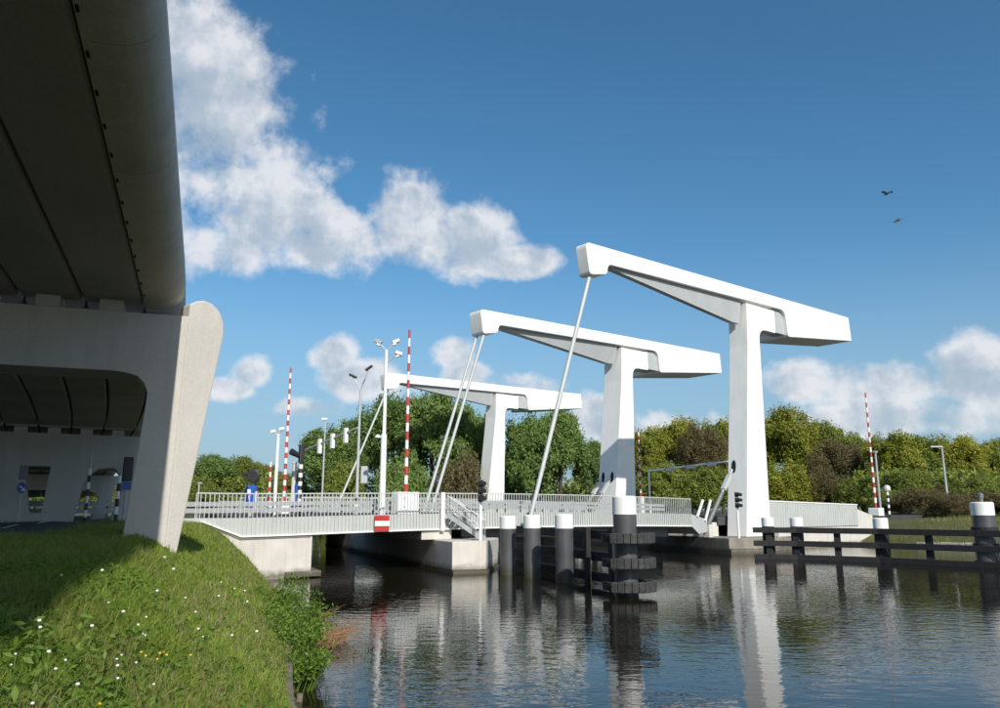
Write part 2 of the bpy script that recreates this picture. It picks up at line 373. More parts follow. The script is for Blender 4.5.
def hit(px, py, zoff=0.0):
    d = ray(px, py); t = 1.2
    while t < 300:
        p = EYE + d * t
        if p[2] <= H(p[0], p[1]) + zoff: return p
        t += .03 + t * .002
    return p

# road under the viaduct, up to the bridge
VA = math.radians(20.1); vd = np.array([-math.sin(VA), math.cos(VA), 0]); vl = np.array([-math.cos(VA), -math.sin(VA), 0])
def VP(l, a): p = vl * l + vd * a; return p
rg = MB(); NA = 46; NL = 16
vv_ = []; ff_ = []
for i in range(NA):
    a = 4 + i * .6
    for j in range(NL):
        l = 3.15 + .10 * math.sin(a * .8) * (j == 0) + j * .55
        p = VP(l, a); vv_.append((p[0], p[1], float(H(p[0], p[1])) + .07))
for i in range(NA - 1):
    for j in range(NL - 1): ff_.append((i * NL + j, (i + 1) * NL + j, (i + 1) * NL + j + 1, i * NL + j + 1))
rg.add(vv_, [f[::-1] for f in ff_]); struct(rg.build('road', 'asphalt'))
ln = MB()
for a in np.arange(6, 29, 4.5):
    q = [VP(5.0, a), VP(5.0, a + 2), VP(5.12, a + 2), VP(5.12, a)]
    ln.add([(p[0], p[1], float(H(p[0], p[1])) + .085) for p in q], [(3, 2, 1, 0)])
struct(ln.build('road_marking', 'white'))

# ------------------------------------------------------------------ viaduct
SL = -.055; VZ0 = 7.94
_A = [-40.0]; _p = [vd * -40.0]; _h = [VA]
step = .5
while _A[-1] < 75:
    a = _A[-1] + step
    hd = VA if a < 16.9 else VA + math.radians(min(9.5, (a - 16.9) * .42 + 1.2))
    _p.append(_p[-1] + step * np.array([-math.sin(hd), math.cos(hd), 0])); _A.append(a); _h.append(hd)
_A = np.array(_A); _p = np.array(_p); _h = np.array(_h)
def VV(a, l, z):           # along the viaduct, to the left of the camera line, height relative to the soffit
    p = np.array([np.interp(a, _A, _p[:, k]) for k in range(3)]); h = np.interp(a, _A, _h)
    return p + (l + .31) * np.array([-math.cos(h), -math.sin(h), 0]) + UP * (VZ0 + SL * a + z)
def sweep(mb, prof, a0, a1, seg, mi=0):    # prof: (l, z) closed polygon
    n = len(prof); As = np.linspace(a0, a1, seg + 1)
    vs = [VV(a, l, z) for a in As for (l, z) in prof]
    area = sum(prof[i][0] * prof[(i + 1) % n][1] - prof[(i + 1) % n][0] * prof[i][1] for i in range(n))
    fs = []
    for k in range(seg):
        for i in range(n):
            f = (k * n + i, k * n + (i + 1) % n, (k + 1) * n + (i + 1) % n, (k + 1) * n + i)
            fs.append(f if area > 0 else f[::-1])
    c0 = tuple(range(n)); c1 = tuple(range(seg * n, seg * n + n))
    fs += [c0[::-1], c1] if area > 0 else [c0, c1[::-1]]
    return mb.add(vs, fs, mi)
via = thing('viaduct', 'concrete road viaduct with dark girder underside passing overhead at the left', 'viaduct', (-8, 14, 2.3))
SPANS = [(-34, 16.75), (17.25, 33.6), (34.1, 51), (51.4, 72)]
WID = 12.6
for (a0, a1) in SPANS:
    seg = 4 if a0 < 0 else 6
    l = 1.21; k = 0
    while l < WID - .5:
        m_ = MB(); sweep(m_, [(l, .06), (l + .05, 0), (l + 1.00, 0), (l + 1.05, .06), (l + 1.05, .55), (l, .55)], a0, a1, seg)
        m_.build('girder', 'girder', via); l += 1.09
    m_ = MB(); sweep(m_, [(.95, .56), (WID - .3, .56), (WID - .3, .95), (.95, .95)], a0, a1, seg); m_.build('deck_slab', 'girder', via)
def edge_prof():
    pr = [(1.17, .0), (.95, -.01), (.75, .03), (.60, .10), (.50, .20), (.45, .34), (.44, .52), (.46, .72), (.52, .90), (.62, 1.0), (.75, 1.03), (.90, .95), (.94, .55), (1.17, .545)]
    return pr
al = []
a = 13.55
while a > -34: al.append((a - 2.83, a)); a -= 2.85
al.append((13.57, 16.9)); a = 17.0
while a < 70: al.append((a, a + 2.8)); a += 2.82
for (a0, a1) in al:
    m_ = MB(); sweep(m_, edge_prof(), a0, a1, 3); m_.build('edge_panel', 'conc', via, smooth=True)
dr = MB()
for a in np.arange(5.2, 16.6, .72):
    q = VV(a, 1.14, -.005); dr.box(q, (.10, .03, .02), VV(a + 1, 1.14, 0) - VV(a, 1.14, 0))
dr.build('drain_slots', 'dark', via, kind='stuff')
far_e = MB()
sweep(far_e, [(WID - .28, .1), (WID, .3), (WID, .95), (WID - .28, .95)], -34, 72, 60); far_e.build('far_edge', 'conc', via)
# -- near pier (portal): front plane at a = 16.4
def pier(name, a0, label, th=1.15, full=True):
    C = VV(a0, 0, 0); h = float(np.interp(a0, _A, _h)); c = np.array([math.cos(h), math.sin(h), 0]); d = np.array([-math.sin(h), math.cos(h), 0])
    base = VV(a0, 1.6, 0); base[2] = float(H(base[0], base[1]))
    root = thing(name, label, 'pier', base)
    return root, C, c, d
root, C, c, d = pier('viaduct_pier', 16.35, 'pale concrete portal pier with flared leg standing on the grass by the road')
n1 = np.array([c[1], -c[0], 0])
def p1(px, py): return onplane(px, py, C, n1)
br, tr = p1(165, 541), p1(190, 306)
bl = p1(121, 534)
br[2] -= .4; bl[2] -= .4
tz = VZ0 + SL * 16.5 - .26
def lat(p): return float(-(p - C) @ c)
Lb, Lt = lat(br), lat(tr)
inner = [p1(x, y) for x, y in [(146, 402), (147, 392), (144, 383), (137, 376), (126, 372.5), (112, 370.5)]]
def PL(l, z): return C - c * l + UP * (z - C[2])
cx = (WID + Lt) / 2
def mir(p): return PL(2 * cx - lat(p), p[2])
th = 1.15
tl = PL(Lt, tz + .02)
poly = [br, tl, mir(tl), mir(br), mir(bl)] + [mir(q) for q in inner] + [q for q in inner[::-1]] + [bl]
MB().prism(poly, d * th).build('portal_frame', 'conc_pier', root, bevel=.02)
wv = np.array([.70, .714, 0]); nose_n = np.cross(nrm(tr - br), wv)
brn = p1(165, 541); brn[2] -= .4
brr = onplane(179.5, 541, brn, nose_n); brr = brr - nrm(onplane(222, 345, brn, nose_n) - brr) * .45
nose = [brn, brr] + [onplane(x, y, brn, nose_n) for x, y in [(221.5, 346), (224, 334), (223.5, 322), (220, 312), (213, 304), (205, 300.5), (197, 301)]] + [onplane(190.2, 304, brn, nose_n)]
nin = nose_n if nose_n @ c < 0 else -nose_n
MB().prism([q + c * .004 - d * .004 for q in nose], nin * .45).build('column_nose', 'conc_pier', root, bevel=.03)
for k in range(10):
    q = PL(1.75 + k * 1.09, 0); q[2] = tz + .14
    MB().box(q + d * .35, (.42, .5, .24), c).build('bearing_block', 'conc_pier', root, bevel=.01)
# -- second pier: wall with openings
root2, C2, c2, d2 = pier('viaduct_pier', 34.0, 'shaded concrete pier wall with a tapered opening beyond the road under the viaduct')
n2 = np.array([c2[1], -c2[0], 0])
def p2(px, py): return onplane(px, py, C2, n2)
def lat2(p): return float(-(p - C2) @ c2)
def PL2(l, z): return C2 - c2 * l + UP * (z - C2[2])
tz2 = VZ0 + SL * 34 - .25; gz = 1.7
w = [p2(*q) for q in [(25, 466), (51, 466), (41, 513), (29, 513)]]
wz1 = (w[0][2] + w[1][2]) / 2; wz0 = (w[2][2] + w[3][2]) / 2
l0, l1, l2, l3 = [lat2(q) for q in w]
arch = [p2(*q) for q in [(71, 529), (79, 500), (84, 484), (90, 475), (98, 469.5), (108, 467)]]
la = [(lat2(q), q[2]) for q in arch]; la[0] = (la[0][0] + .1, gz)
legr = [(.5, tz2), (1.05, gz), (1.95, gz), (1.45, la[-1][1] - .9), (1.5, la[-1][1] - .35), (1.75, la[-1][1] - .05), (2.1, la[-1][1])]
th2 = 1.0
def blk(pts, nm): return MB().prism([PL2(l, z) for (l, z) in pts], d2 * th2).build(nm, 'conc_pier', root2)
blk([legr[0], legr[1], legr[2], legr[3], legr[4], legr[5], legr[6]] + la[::-1][:5] + [(la[0][0] - .0, gz), (l2 - .0, gz), (l2, wz0), (l1, wz1), (l1, tz2)], 'wall')
blk([(l1 + .001, wz1), (l0, wz1), (l3, wz0), (l2 + .001, wz0), (l2 + .001, gz), (11.5, gz), (12.2, tz2), (l1 + .001, tz2)], 'wall')
for k in range(10): MB().box(PL2(1.75 + k * 1.09, tz2 + .12) + d2 * .35, (.42, .5, .22), c2).build('bearing_block', 'conc_pier', root2)
# -- third pier, copy of the portal shape
root3, C3, c3, d3 = pier('viaduct_pier', 51.0, 'farthest viaduct pier seen through the arch of the pier wall')
def PL3(l, z): return C3 - c3 * l + UP * (z - C3[2])
t3 = VZ0 + SL * 51 - .2
pl3 = [(.5, t3), (1.0, 1.9), (1.9, 1.9), (1.4, t3 - 1.3), (1.7, t3 - .95), (2.1, t3 - .85), (10.6, t3 - .85), (11.2, t3 - 1.3), (10.8, 1.9), (11.7, 1.9), (12.2, t3)]
MB().prism([PL3(*q) for q in pl3], d3 * 1.0).build('portal_frame', 'conc_pier', root3, bevel=.02)

# small posts and signs on the road under the viaduct
def striped_post(name, base, hgt, r, bands, mats, label, cat, group=None, taper=1.0, top=None):
    t = thing(name, label, cat, base, group); z = 0; base = np.array(base, float); top = base + UP * hgt if top is None else np.array(top, float)
    for k in range(bands):
        a, b = k / bands, (k + 1) / bands
        ra, rb = r * (1 + (taper - 1) * a), r * (1 + (taper - 1) * b)
        MB().tube(base + (top - base) * a, base + (top - base) * b, ra, rb, 8).build('band', mats[k % 2], t, smooth=True)
    return t
q = p2(83, 528) - d2 * 2.0; q[2] = float(H(q[0], q[1]))
t = striped_post('marker_post', q, 1.95, .055, 8, ('black', 'white'), 'slim black and white post at the arch of the pier wall', 'post')
MB().tube(q + UP * 1.95, q + UP * 2.5, .035, .035, 6).build('tip', 'galv', t)
q = p2(113, 528) - d2 * 1.2; q[2] = float(H(q[0], q[1]))
t = striped_post('marker_post', q, 1.7, .075, 6, ('black', 'white'), 'black and white post just left of the flared portal leg', 'post')
q2 = p2(121, 528) - d2 * 1.0; q2[2] = float(H(q2[0], q2[1]))
t = thing('traffic_signal', 'black traffic signal half hidden behind the flared portal leg', 'traffic signal', q2)
MB().tube(q2, q2 + UP * 1.5, .05, .05, 8).build('post', 'galv', t); MB().box(q2 + UP * 1.95, (.34, .26, .9), c2).build('head', 'black', t, bevel=.04)
MB().box(q2 + UP * 1.33 - d2 * .06, (.3, .04, .3), c2).build('blue_plate', 'blue', t)
q = p2(19, 531) - d2 * 1.5; q[2] = float(H(q[0], q[1]))
t = thing('road_sign', 'blue and white arrow sign on a thin post before the shaded pier wall', 'sign', q)
MB().tube(q, q + UP * 2.0, .035, .035, 8).build('post', 'galv', t)
pl = MB()
NRM = [(.15 * math.cos(2 * math.pi * i / 20), .19 * math.sin(2 * math.pi * i / 20)) for i in range(20)]
pl.prism([q + UP * (1.25 + b) + c2 * a - d2 * .04 for a, b in NRM], -d2 * .02); pl.build('disc', 'blue', t)
MB().box(q + UP * 1.78 - d2 * .05, (.26, .03, .5), c2).build('upper_plate', 'galv_d', t)
MB().prism([q + UP * (1.25 + b) + c2 * a - d2 * .065 for a, b in [(-.09, .06), (.03, -.06), (-.04, -.1), (.11, -.12), (.1, .03), (.06, -.03), (-.06, .09)]], -d2 * .004).build('arrow', 'white', t)

# ------------------------------------------------------------------ bridge: fixed span on the left
ab = thing('bridge_abutment', 'pale concrete bridge abutment with sloping wing rising from the grass bank', 'abutment', B(-2, 0, 0))
fb = zbot(-3)
MB().prism([B(-6.2, .03, 1.0), B(-6.2, .03, 2.50), B(-5.3, .03, 2.50), B(-3.55, .03, fb - .03), B(-.1, .03, zbot(0) - .03), B(-.1, .03, -1), B(-6.2, .03, -1)], mm * .5).build('wing_wall', 'conc_w', ab, bevel=.02)
MB().prism([B(-.62, .54, zbot(0) - .04), BS(-.62, 50, zbot(0) - .04), BS(-.1, 50, zbot(0) - .04), B(-.1, .54, zbot(0) - .04)], -UP * 3).build('front_wall', 'conc_w', ab)
MB().prism([B(-1.5, -.35, .05), B(.22, -.35, .05), BS(.22, 50, .05), BS(-1.5, 50, .05)], UP * .24).build('footing_slab', 'conc_d', ab, bevel=.02)
MB().prism([B(-5.4, -.02, 2.50), B(-5.2, -.02, 2.50), B(-3.5, -.02, fb - .02), B(-.2, -.02, zbot(0) - .02), B(-.2, -.02, zbot(0) - .10), B(-3.53, -.02, fb - .10), B(-5.2, -.02, 2.42), B(-5.4, -.02, 2.42)], mm * .045).build('bearing_joint', 'conc_d', ab)
def railing(root, s0, s1, name='railing', o=-.06, full=True, pitch=.19, wing=False, stuff=False):
    segs = max(2, int((s1 - s0) / 2))
    ss = np.linspace(s0, s1, segs + 1); rb = MB()
    for a, b in zip(ss[:-1], ss[1:]):
        rb.bar(B(a, o, zrail(a)), B(b, o, zrail(b)), .07, .05)
    rl = rb.build(name, 'rail', root)
    if not full:
        r2 = MB()
        for a, b in zip(ss[:-1], ss[1:]): r2.bar(B(a, o, zdeck(a) + .12), B(b, o, zdeck(b) + .12), .05, .04)
        r2.build('lower_rail', 'rail', rl)
    n = int((s1 - s0) / pitch); me_cache = {}; bb = MB()
    for k in range(n + 1):
        s = s0 + (s1 - s0) * k / n
        lo = zbot(s) + .02 if full else zdeck(s)
        if wing and s < -3.5: lo = max(lo, np.interp(s, [-5.3, -3.55], [2.50, zbot(-3.5)]) + .02)
        if stuff:
            bb.box(B(s, o, (lo + zrail(s)) / 2), (.03, .03, zrail(s) - lo), u); continue
        hgt = round(zrail(s) - .025 - lo, 2); key = hgt
        if key not in me_cache:
            b_ = MB().box((0, 0, hgt / 2), (.032, .032, hgt), u); ob = b_.build('baluster', 'rail'); ob.parent = rl; me_cache[key] = ob.data
        else:
            ob = bpy.data.objects.new('baluster', me_cache[key]); COL.objects.link(ob); ob.parent = rl
        ob.location = Vector(B(s, o, lo)) - root.location
    if stuff: bb.build('baluster_row', 'rail', root, kind='stuff')
    return rl
def deckstrip(s0, s1, o0, o1, zf0, zf1, skew=True, seg=8):
    m_ = MB(); ss = np.linspace(s0, s1, seg + 1); f = BS if skew else B
    for a, b in zip(ss[:-1], ss[1:]):
        m_.hexa([f(a, o0, zf0(a)), f(b, o0, zf0(b)), f(b, o1, zf0(b)), f(a, o1, zf0(a))],
                [f(a, o0, zf1(a)), f(b, o0, zf1(b)), f(b, o1, zf1(b)), f(a, o1, zf1(a))])
    return m_
OA = 16.2; OB0, OB1 = 20.0, 48.0
fx = thing('bridge_span', 'fixed left bridge span with grey railing and pale edge over the grass abutment', 'bridge span', B(0, 0, 1.9))
deckstrip(-3.4, 7.0, .25, OA, lambda s: zbot(s) + .25, zdeck).build('deck', 'asphalt', fx)
eb = MB()
eb.prism([B(-6.1, .0, 2.50), B(-5.25, .0, 2.50), B(-3.5, .0, zbot(-3.5))] + [B(s, .0, zbot(s)) for s in (-1, 1.5, 4, 7.05)] + [B(s, .0, zdeck(s) + .02) for s in (7.05, 4, 1.5, -1, -3.5, -6.1)], mm * .24)
eb.build('edge_beam', 'fascia', fx)
bl_ = MB()
for a, b in zip(np.linspace(-3.5, 7, 6)[:-1], np.linspace(-3.5, 7, 6)[1:]): bl_.bar(B(a, -.045, zbot(a) + .03), B(b, -.045, zbot(b) + .03), .1, .07)
bl_.bar(B(-5.25, -.045, 2.53), B(-3.5, -.045, zbot(-3.5) + .03), .1, .07); bl_.build('bottom_strip', 'paint', fx)
railing(fx, -5.55, 6.95, wing=True)
railing(fx, -1 + SK * OA, 7.0 + SK * OA, 'far_railing', OA, full=False, stuff=True)
# crash barrier on the approach and fixed span
for (oo, lab) in ((2.6, 'steel crash barrier along the near road edge of the fixed span'), (13.2, 'steel crash barrier along the far road edge of the fixed span')):
    t = thing('crash_barrier', lab, 'crash barrier', B(-6, oo, 2.6), 'crash barriers on the bridge')
    for zz in (.32, .62):
        g_ = MB()
        for a, b in zip(np.linspace(-12, 6.5, 8)[:-1], np.linspace(-12, 6.5, 8)[1:]):
            za = zdeck(max(a, -5)) + zz; zb = zdeck(max(b, -5)) + zz; g_.bar(B(a, oo, za), B(b, oo, zb), .05, .2)
        g_.build('rail', 'galv', t)
    for s in np.arange(-12, 6.6, 1.85):
        zb = zdeck(max(s, -5)); zg = zb if s > -3.3 else float(H(*B(s, oo, 0)[:2])) - .1
        MB().box(B(s, oo + .08, (zg + zb + .75) / 2), (.08, .1, zb + .75 - zg), u).build('post', 'galv_d', t)

# second roadway behind: fixed span
fx2 = thing('bridge_span', 'fixed span of the rear roadway behind the front roadway', 'bridge span', BS(0, OB0, 1.9))
deckstrip(-3.4, 7.0, OB0, OB1, lambda s: zbot(s) + .1, zdeck).build('deck', 'asphalt', fx2)
railing(fx2, -2 + SK * OB0, 7.0 + SK * OB0, 'railing', OB0 + .1, full=False, stuff=True)
railing(fx2, -2 + SK * OB1, 7.0 + SK * OB1, 'far_railing', OB1 - .1, full=False, stuff=True)

# ------------------------------------------------------------------ river pier
pa, pb, pc, pd = onz(345, 562.5, 0), onz(452, 574, 0), onz(486, 573, 0), onz(498.5, 566, 0)
rp = thing('river_pier', 'pale concrete pier in the water under the joint of the bridge', 'pier', (pb[0], pb[1], 0))
ptop = onv(470, 541.5, pb, pc - pb)[2]
vdir = nrm((pa - pb) * np.array([1, 1, 0]))
back = 34.0
pe = pb + v * back; pf = pd + v * back
def rim(z, g): # outline with growth
    ce = (pb + pc + pd) / 3
    return [np.array([p[0], p[1], z]) for p in (pb, pc, pd, pf, pe)]
MB().prism(rim(.16, 0), UP * (ptop - .16)).build('body', 'conc_w', rp, bevel=.03)
ce = (pb + pc + pf + pe) / 4
low = [np.array([ce[0], ce[1], 0]) + (np.array([p[0], p[1], 0]) - np.array([ce[0], ce[1], 0])) * 1.012 for p in (pb, pc, pd, pf, pe)]
MB().prism([p + UP * -1.5 for p in low], UP * 1.65).build('plinth', 'conc_d', rp)
# bearing block below the deck
bs = B(6.6, .25, 0); MB().prism([B(6.0, .1, ptop + .004), B(7.9, .1, ptop + .004), BS(7.9, 10, ptop + .004), BS(6.0, 10, ptop + .004)], UP * (zbot(7) + .23 - ptop - .02)).build('bearing_block', 'conc_w', rp, bevel=.02)

# stairs from deck to pier
st = thing('steel_stair', 'grey steel stair with handrails leading down to the river pier', 'stair', B(7.6, -.9, ptop))
s_top, s_bot = 7.5, 8.5
o_top, o_bot = -.15, -1.5
ztop_ = zdeck(7.5)
pT = B(s_top, o_top, ztop_ - .02); pBt = B(s_bot + .3, o_bot, ptop + .03)
across = nrm(np.cross(pBt - pT, UP)) * np.array([1, 1, 0]); across = nrm(across)
for sgn in (-1, 1):
    MB().bar(pT + across * .42 * sgn, pBt + across * .42 * sgn, .05, .24).build('stringer', 'galv', st)
    hr = MB(); a_ = pT + across * .45 * sgn; b_ = pBt + across * .45 * sgn
    hr.tube(a_ + UP * .95, b_ + UP * .95, .03, .03, 6); hr.tube(a_ + UP * .5, b_ + UP * .5, .02, .02, 6)
    for k in range(4):
        g_ = a_ + (b_ - a_) * k / 3; hr.tube(g_, g_ + UP * .95, .025, .025, 6)
    hr.build('handrail', 'galv', st)
for k in range(8):
    g_ = pT + (pBt - pT) * (k + .6) / 8.4
    MB().box(g_, (.84, .24, .03), across).build('tread', 'galv_d', st)
gp = MB().box(B(7.15, -.12, (zbot(7) + zrail(7)) / 2), (.22, .12, zrail(7) - zbot(7) + .1), u).build('gate_post', 'paint', fx)

# ------------------------------------------------------------------ bascule leaves
S0, S1 = 7.35, 28.35
lf = thing('bascule_leaf', 'front lifting bridge deck with pale fascia and fine railing between pier and near tower', 'bridge leaf', B(30, 0, 2))
deckstrip(7.25, 28.2, .25, OA, lambda s: zbot(s) + .3, zdeck).build('deck', 'asphalt', lf)
e2 = MB(); ss = np.linspace(S0, S1, 8)
e2.prism([B(s, 0, zbot(s)) for s in ss] + [B(s, 0, zdeck(s) + .05) for s in ss[::-1]], mm * .24); e2.build('edge_beam', 'fascia', lf)
b2 = MB()
for a, b in zip(ss[:-1], ss[1:]): b2.bar(B(a, -.045, zbot(a) + .03), B(b, -.045, zbot(b) + .03), .1, .07)
b2.build('bottom_strip', 'paint', lf)
railing(lf, S0, S1)
railing(lf, S0 + SK * OA, S1 + SK * OA, 'far_railing', OA, full=False, stuff=True)
# girders under the leaf
gm = MB()
for oo in (1.2, 5.5, 10, 14.5):
    gm.hexa([BS(9, oo, 1.55), BS(27, oo, 1.2), BS(27, oo + .5, 1.2), BS(9, oo + .5, 1.55)], [BS(9, oo, 2.15), BS(27, oo, 2.15), BS(27, oo + .5, 2.15), BS(9, oo + .5, 2.15)])
gm.build('under_girders', 'galv_d', lf)
MB().prism([B(28.4, -.05, zdeck(28) + .02), B(30.2, -.05, zdeck(28) - .35), B(30.2, -.05, 1.5), B(29.2, -.05, 1.35), B(28.4, -.05, zbot(28))], mm * 3.0).build('hinge_girder', 'paint_grey', lf, bevel=.02)
for k, s in enumerate((29.0, 29.9)):
    MB().bar(B(s, -.1, zdeck(28) - .15 - .3 * k), B(s + .75, -.1, zrail(28) - .05), .12, .14).build('end_post', 'paint', lf)
lf2 = thing('bascule_leaf', 'rear lifting bridge deck between middle and far towers', 'bridge leaf', BS(30, OB0, 2))
deckstrip(7.25, 28.2, OB0, OB1, lambda s: zbot(s) + .2, zdeck).build('deck', 'fascia', lf2)
railing(lf2, S0 + SK * OB0, S1 + SK * OB0, 'railing', OB0 + .1, full=False, stuff=True)
railing(lf2, S0 + SK * OB1, S1 + SK * OB1, 'far_railing', OB1 - .1, full=False, stuff=True)
# crash barriers on leaves
for i, (oo, lab) in enumerate(((2.6, 'steel crash barrier on the front lifting deck, near lane edge'), (13.2, 'steel crash barrier on the front lifting deck, far lane edge'))):
    t = thing('crash_barrier', lab, 'crash barrier', B(18, oo, zdeck(18)), 'crash barriers on the bridge')
    for zz in (.35, .62):
        g_ = MB(); s_ = np.linspace(8, 28, 9)
        for a, b in zip(s_[:-1], s_[1:]): g_.bar(B(a + SK * oo, oo, zdeck(a) + zz), B(b + SK * oo, oo, zdeck(b) + zz), .05, .17)
        g_.build('rail', 'galv', t)
    for s in np.arange(8.2, 28, 2.4): MB().box(B(s + SK * oo, oo + .08, zdeck(s) + .36), (.08, .1, .72), u).build('post', 'galv_d', t)

# ------------------------------------------------------------------ tower pier and right approach
tp = thing('tower_pier', 'dark stained concrete pier carrying the near white tower', 'pier', B(34, 0, 0))
tpo = [B(30.4, -1.6, 0), B(32.0, -3.0, 0), B(37.6, -2.4, 0), B(39.5, -.6, 0), BS(39.5, 56, 0), BS(30.4, 56, 0)]
MB().prism([p + UP * .35 for p in tpo], UP * .74).build('body', 'conc_d', tp, bevel=.03)
cen = sum(tpo) / len(tpo)
MB().prism([p + (p - cen) * .012 + UP * -1.5 for p in tpo], UP * 1.84).build('plinth', 'conc_d', tp)
MB().box(B(36.2, -2.2, 1.35), (2.2, .8, .5), u).build('parapet_block', 'conc_w', tp, bevel=.02)
MB().box(B(32.2, 3.0, 1.6), (1.6, 4.0, 1.0), u).build('pedestal', 'conc_w', tp, bevel=.02)
ra = thing('bridge_approach', 'long pale parapet wall of the right hand bridge approach', 'parapet wall', B(45, 0, 1))
zr2 = lambda s: np.interp(s, [38, 55], [3.66, 3.40])
SE = s_at(857, 0)
MB().prism([B(38.2, 0, 1.65), B(SE, 0, 1.65), B(SE, 0, zr2(SE)), B(38.2, 0, zr2(38))], mm * .3).build('parapet', 'fascia', ra, bevel=.01)
cpm = MB(); cpm.bar(B(38.2, .15, zr2(38) + .03), B(SE, .15, zr2(SE) + .03), .4, .09); cpm.build('coping', 'paint', ra)
n_ = 0; bdat = None
for s in np.arange(38.4, SE - .1, .38):
    hgt = round(float(zr2(s)) - 1.70, 1)
    if bdat is None: ob = MB().box((0, 0, .92), (.05, .04, 1.84), u).build('rib', 'rail'); ob.parent = ra; bdat = ob.data
    else: ob = bpy.data.objects.new('rib', bdat); COL.objects.link(ob); ob.parent = ra
    ob.location = Vector(B(s, -.022, 1.68)) - ra.location
MB().prism([B(39.7, .1, -1), B(SE - 1.5, .1, -1), B(SE + 3, .1, -.3), B(SE + 3, .1, 2.5), B(SE + .1, .1, 3.1), B(SE - .05, .1, 1.63), B(39.7, .1, 1.63)], mm * .6).build('abutment_wall', 'conc_w', ra, bevel=.02)
deckstrip(32.5, 75, .9, OA, lambda s: 1.9, lambda s: 2.55 if s < 56 else 2.5).build('deck', 'asphalt', ra)
ra2 = thing('bridge_approach', 'rear roadway approach beyond the middle tower', 'approach road', BS(45, OB0, 1))
deckstrip(32.5, 75, OB0, OB1, lambda s: 1.9, lambda s: 2.55).build('deck', 'asphalt', ra2)
far_par = MB(); far_par.prism([BS(33.5, OB1, 1.6), BS(60, OB1, 1.6), BS(60, OB1, 3.5), BS(33.5, OB1, 3.66)], mm * .3); far_par.build('far_parapet', 'fascia', ra2)

# ------------------------------------------------------------------ towers and balance beams
TW = [dict(ds=0, do=0, w=1.65, tip=.95, mid=1.75, tail=3.2, lab='near'), dict(ds=5.45, do=17.6, w=2.3, tip=1.6, mid=2.5, tail=4.6, lab='middle'), dict(ds=15.9, do=49.6, w=2.2, tip=1.4, mid=2.3, tail=3.8, lab='far')]
NF = -1.0
TLAB = ['tallest looking white tower at the right, nearest the timber guard fence', 'middle white tower with a shadow band across its shaft', 'farthest smallest looking white tower at the left before green trees']
BLAB = ['nearest white balance beam carried by the right hand tower', 'middle white balance beam with two tie rods', 'farthest white balance beam at the left in front of the trees']
def rounded(pts, rad):       # pts: list of (s,z,r): round the corner when r>0
    out = []; n = len(pts)
    for i in range(n):
        s, z, r = pts[i]
        if r <= 0: out.append((s, z)); continue
        p = np.array([s, z]); a = np.array(pts[i - 1][:2]) - p; b = np.array(pts[(i + 1) % n][:2]) - p
        a = a / np.linalg.norm(a); b = b / np.linalg.norm(b)
        for k in range(6):
            t = k / 5; q0 = p + a * r; q1 = p + b * r
            out.append(tuple((1 - t) ** 2 * q0 + 2 * t * (1 - t) * p + t * t * q1))
    return out
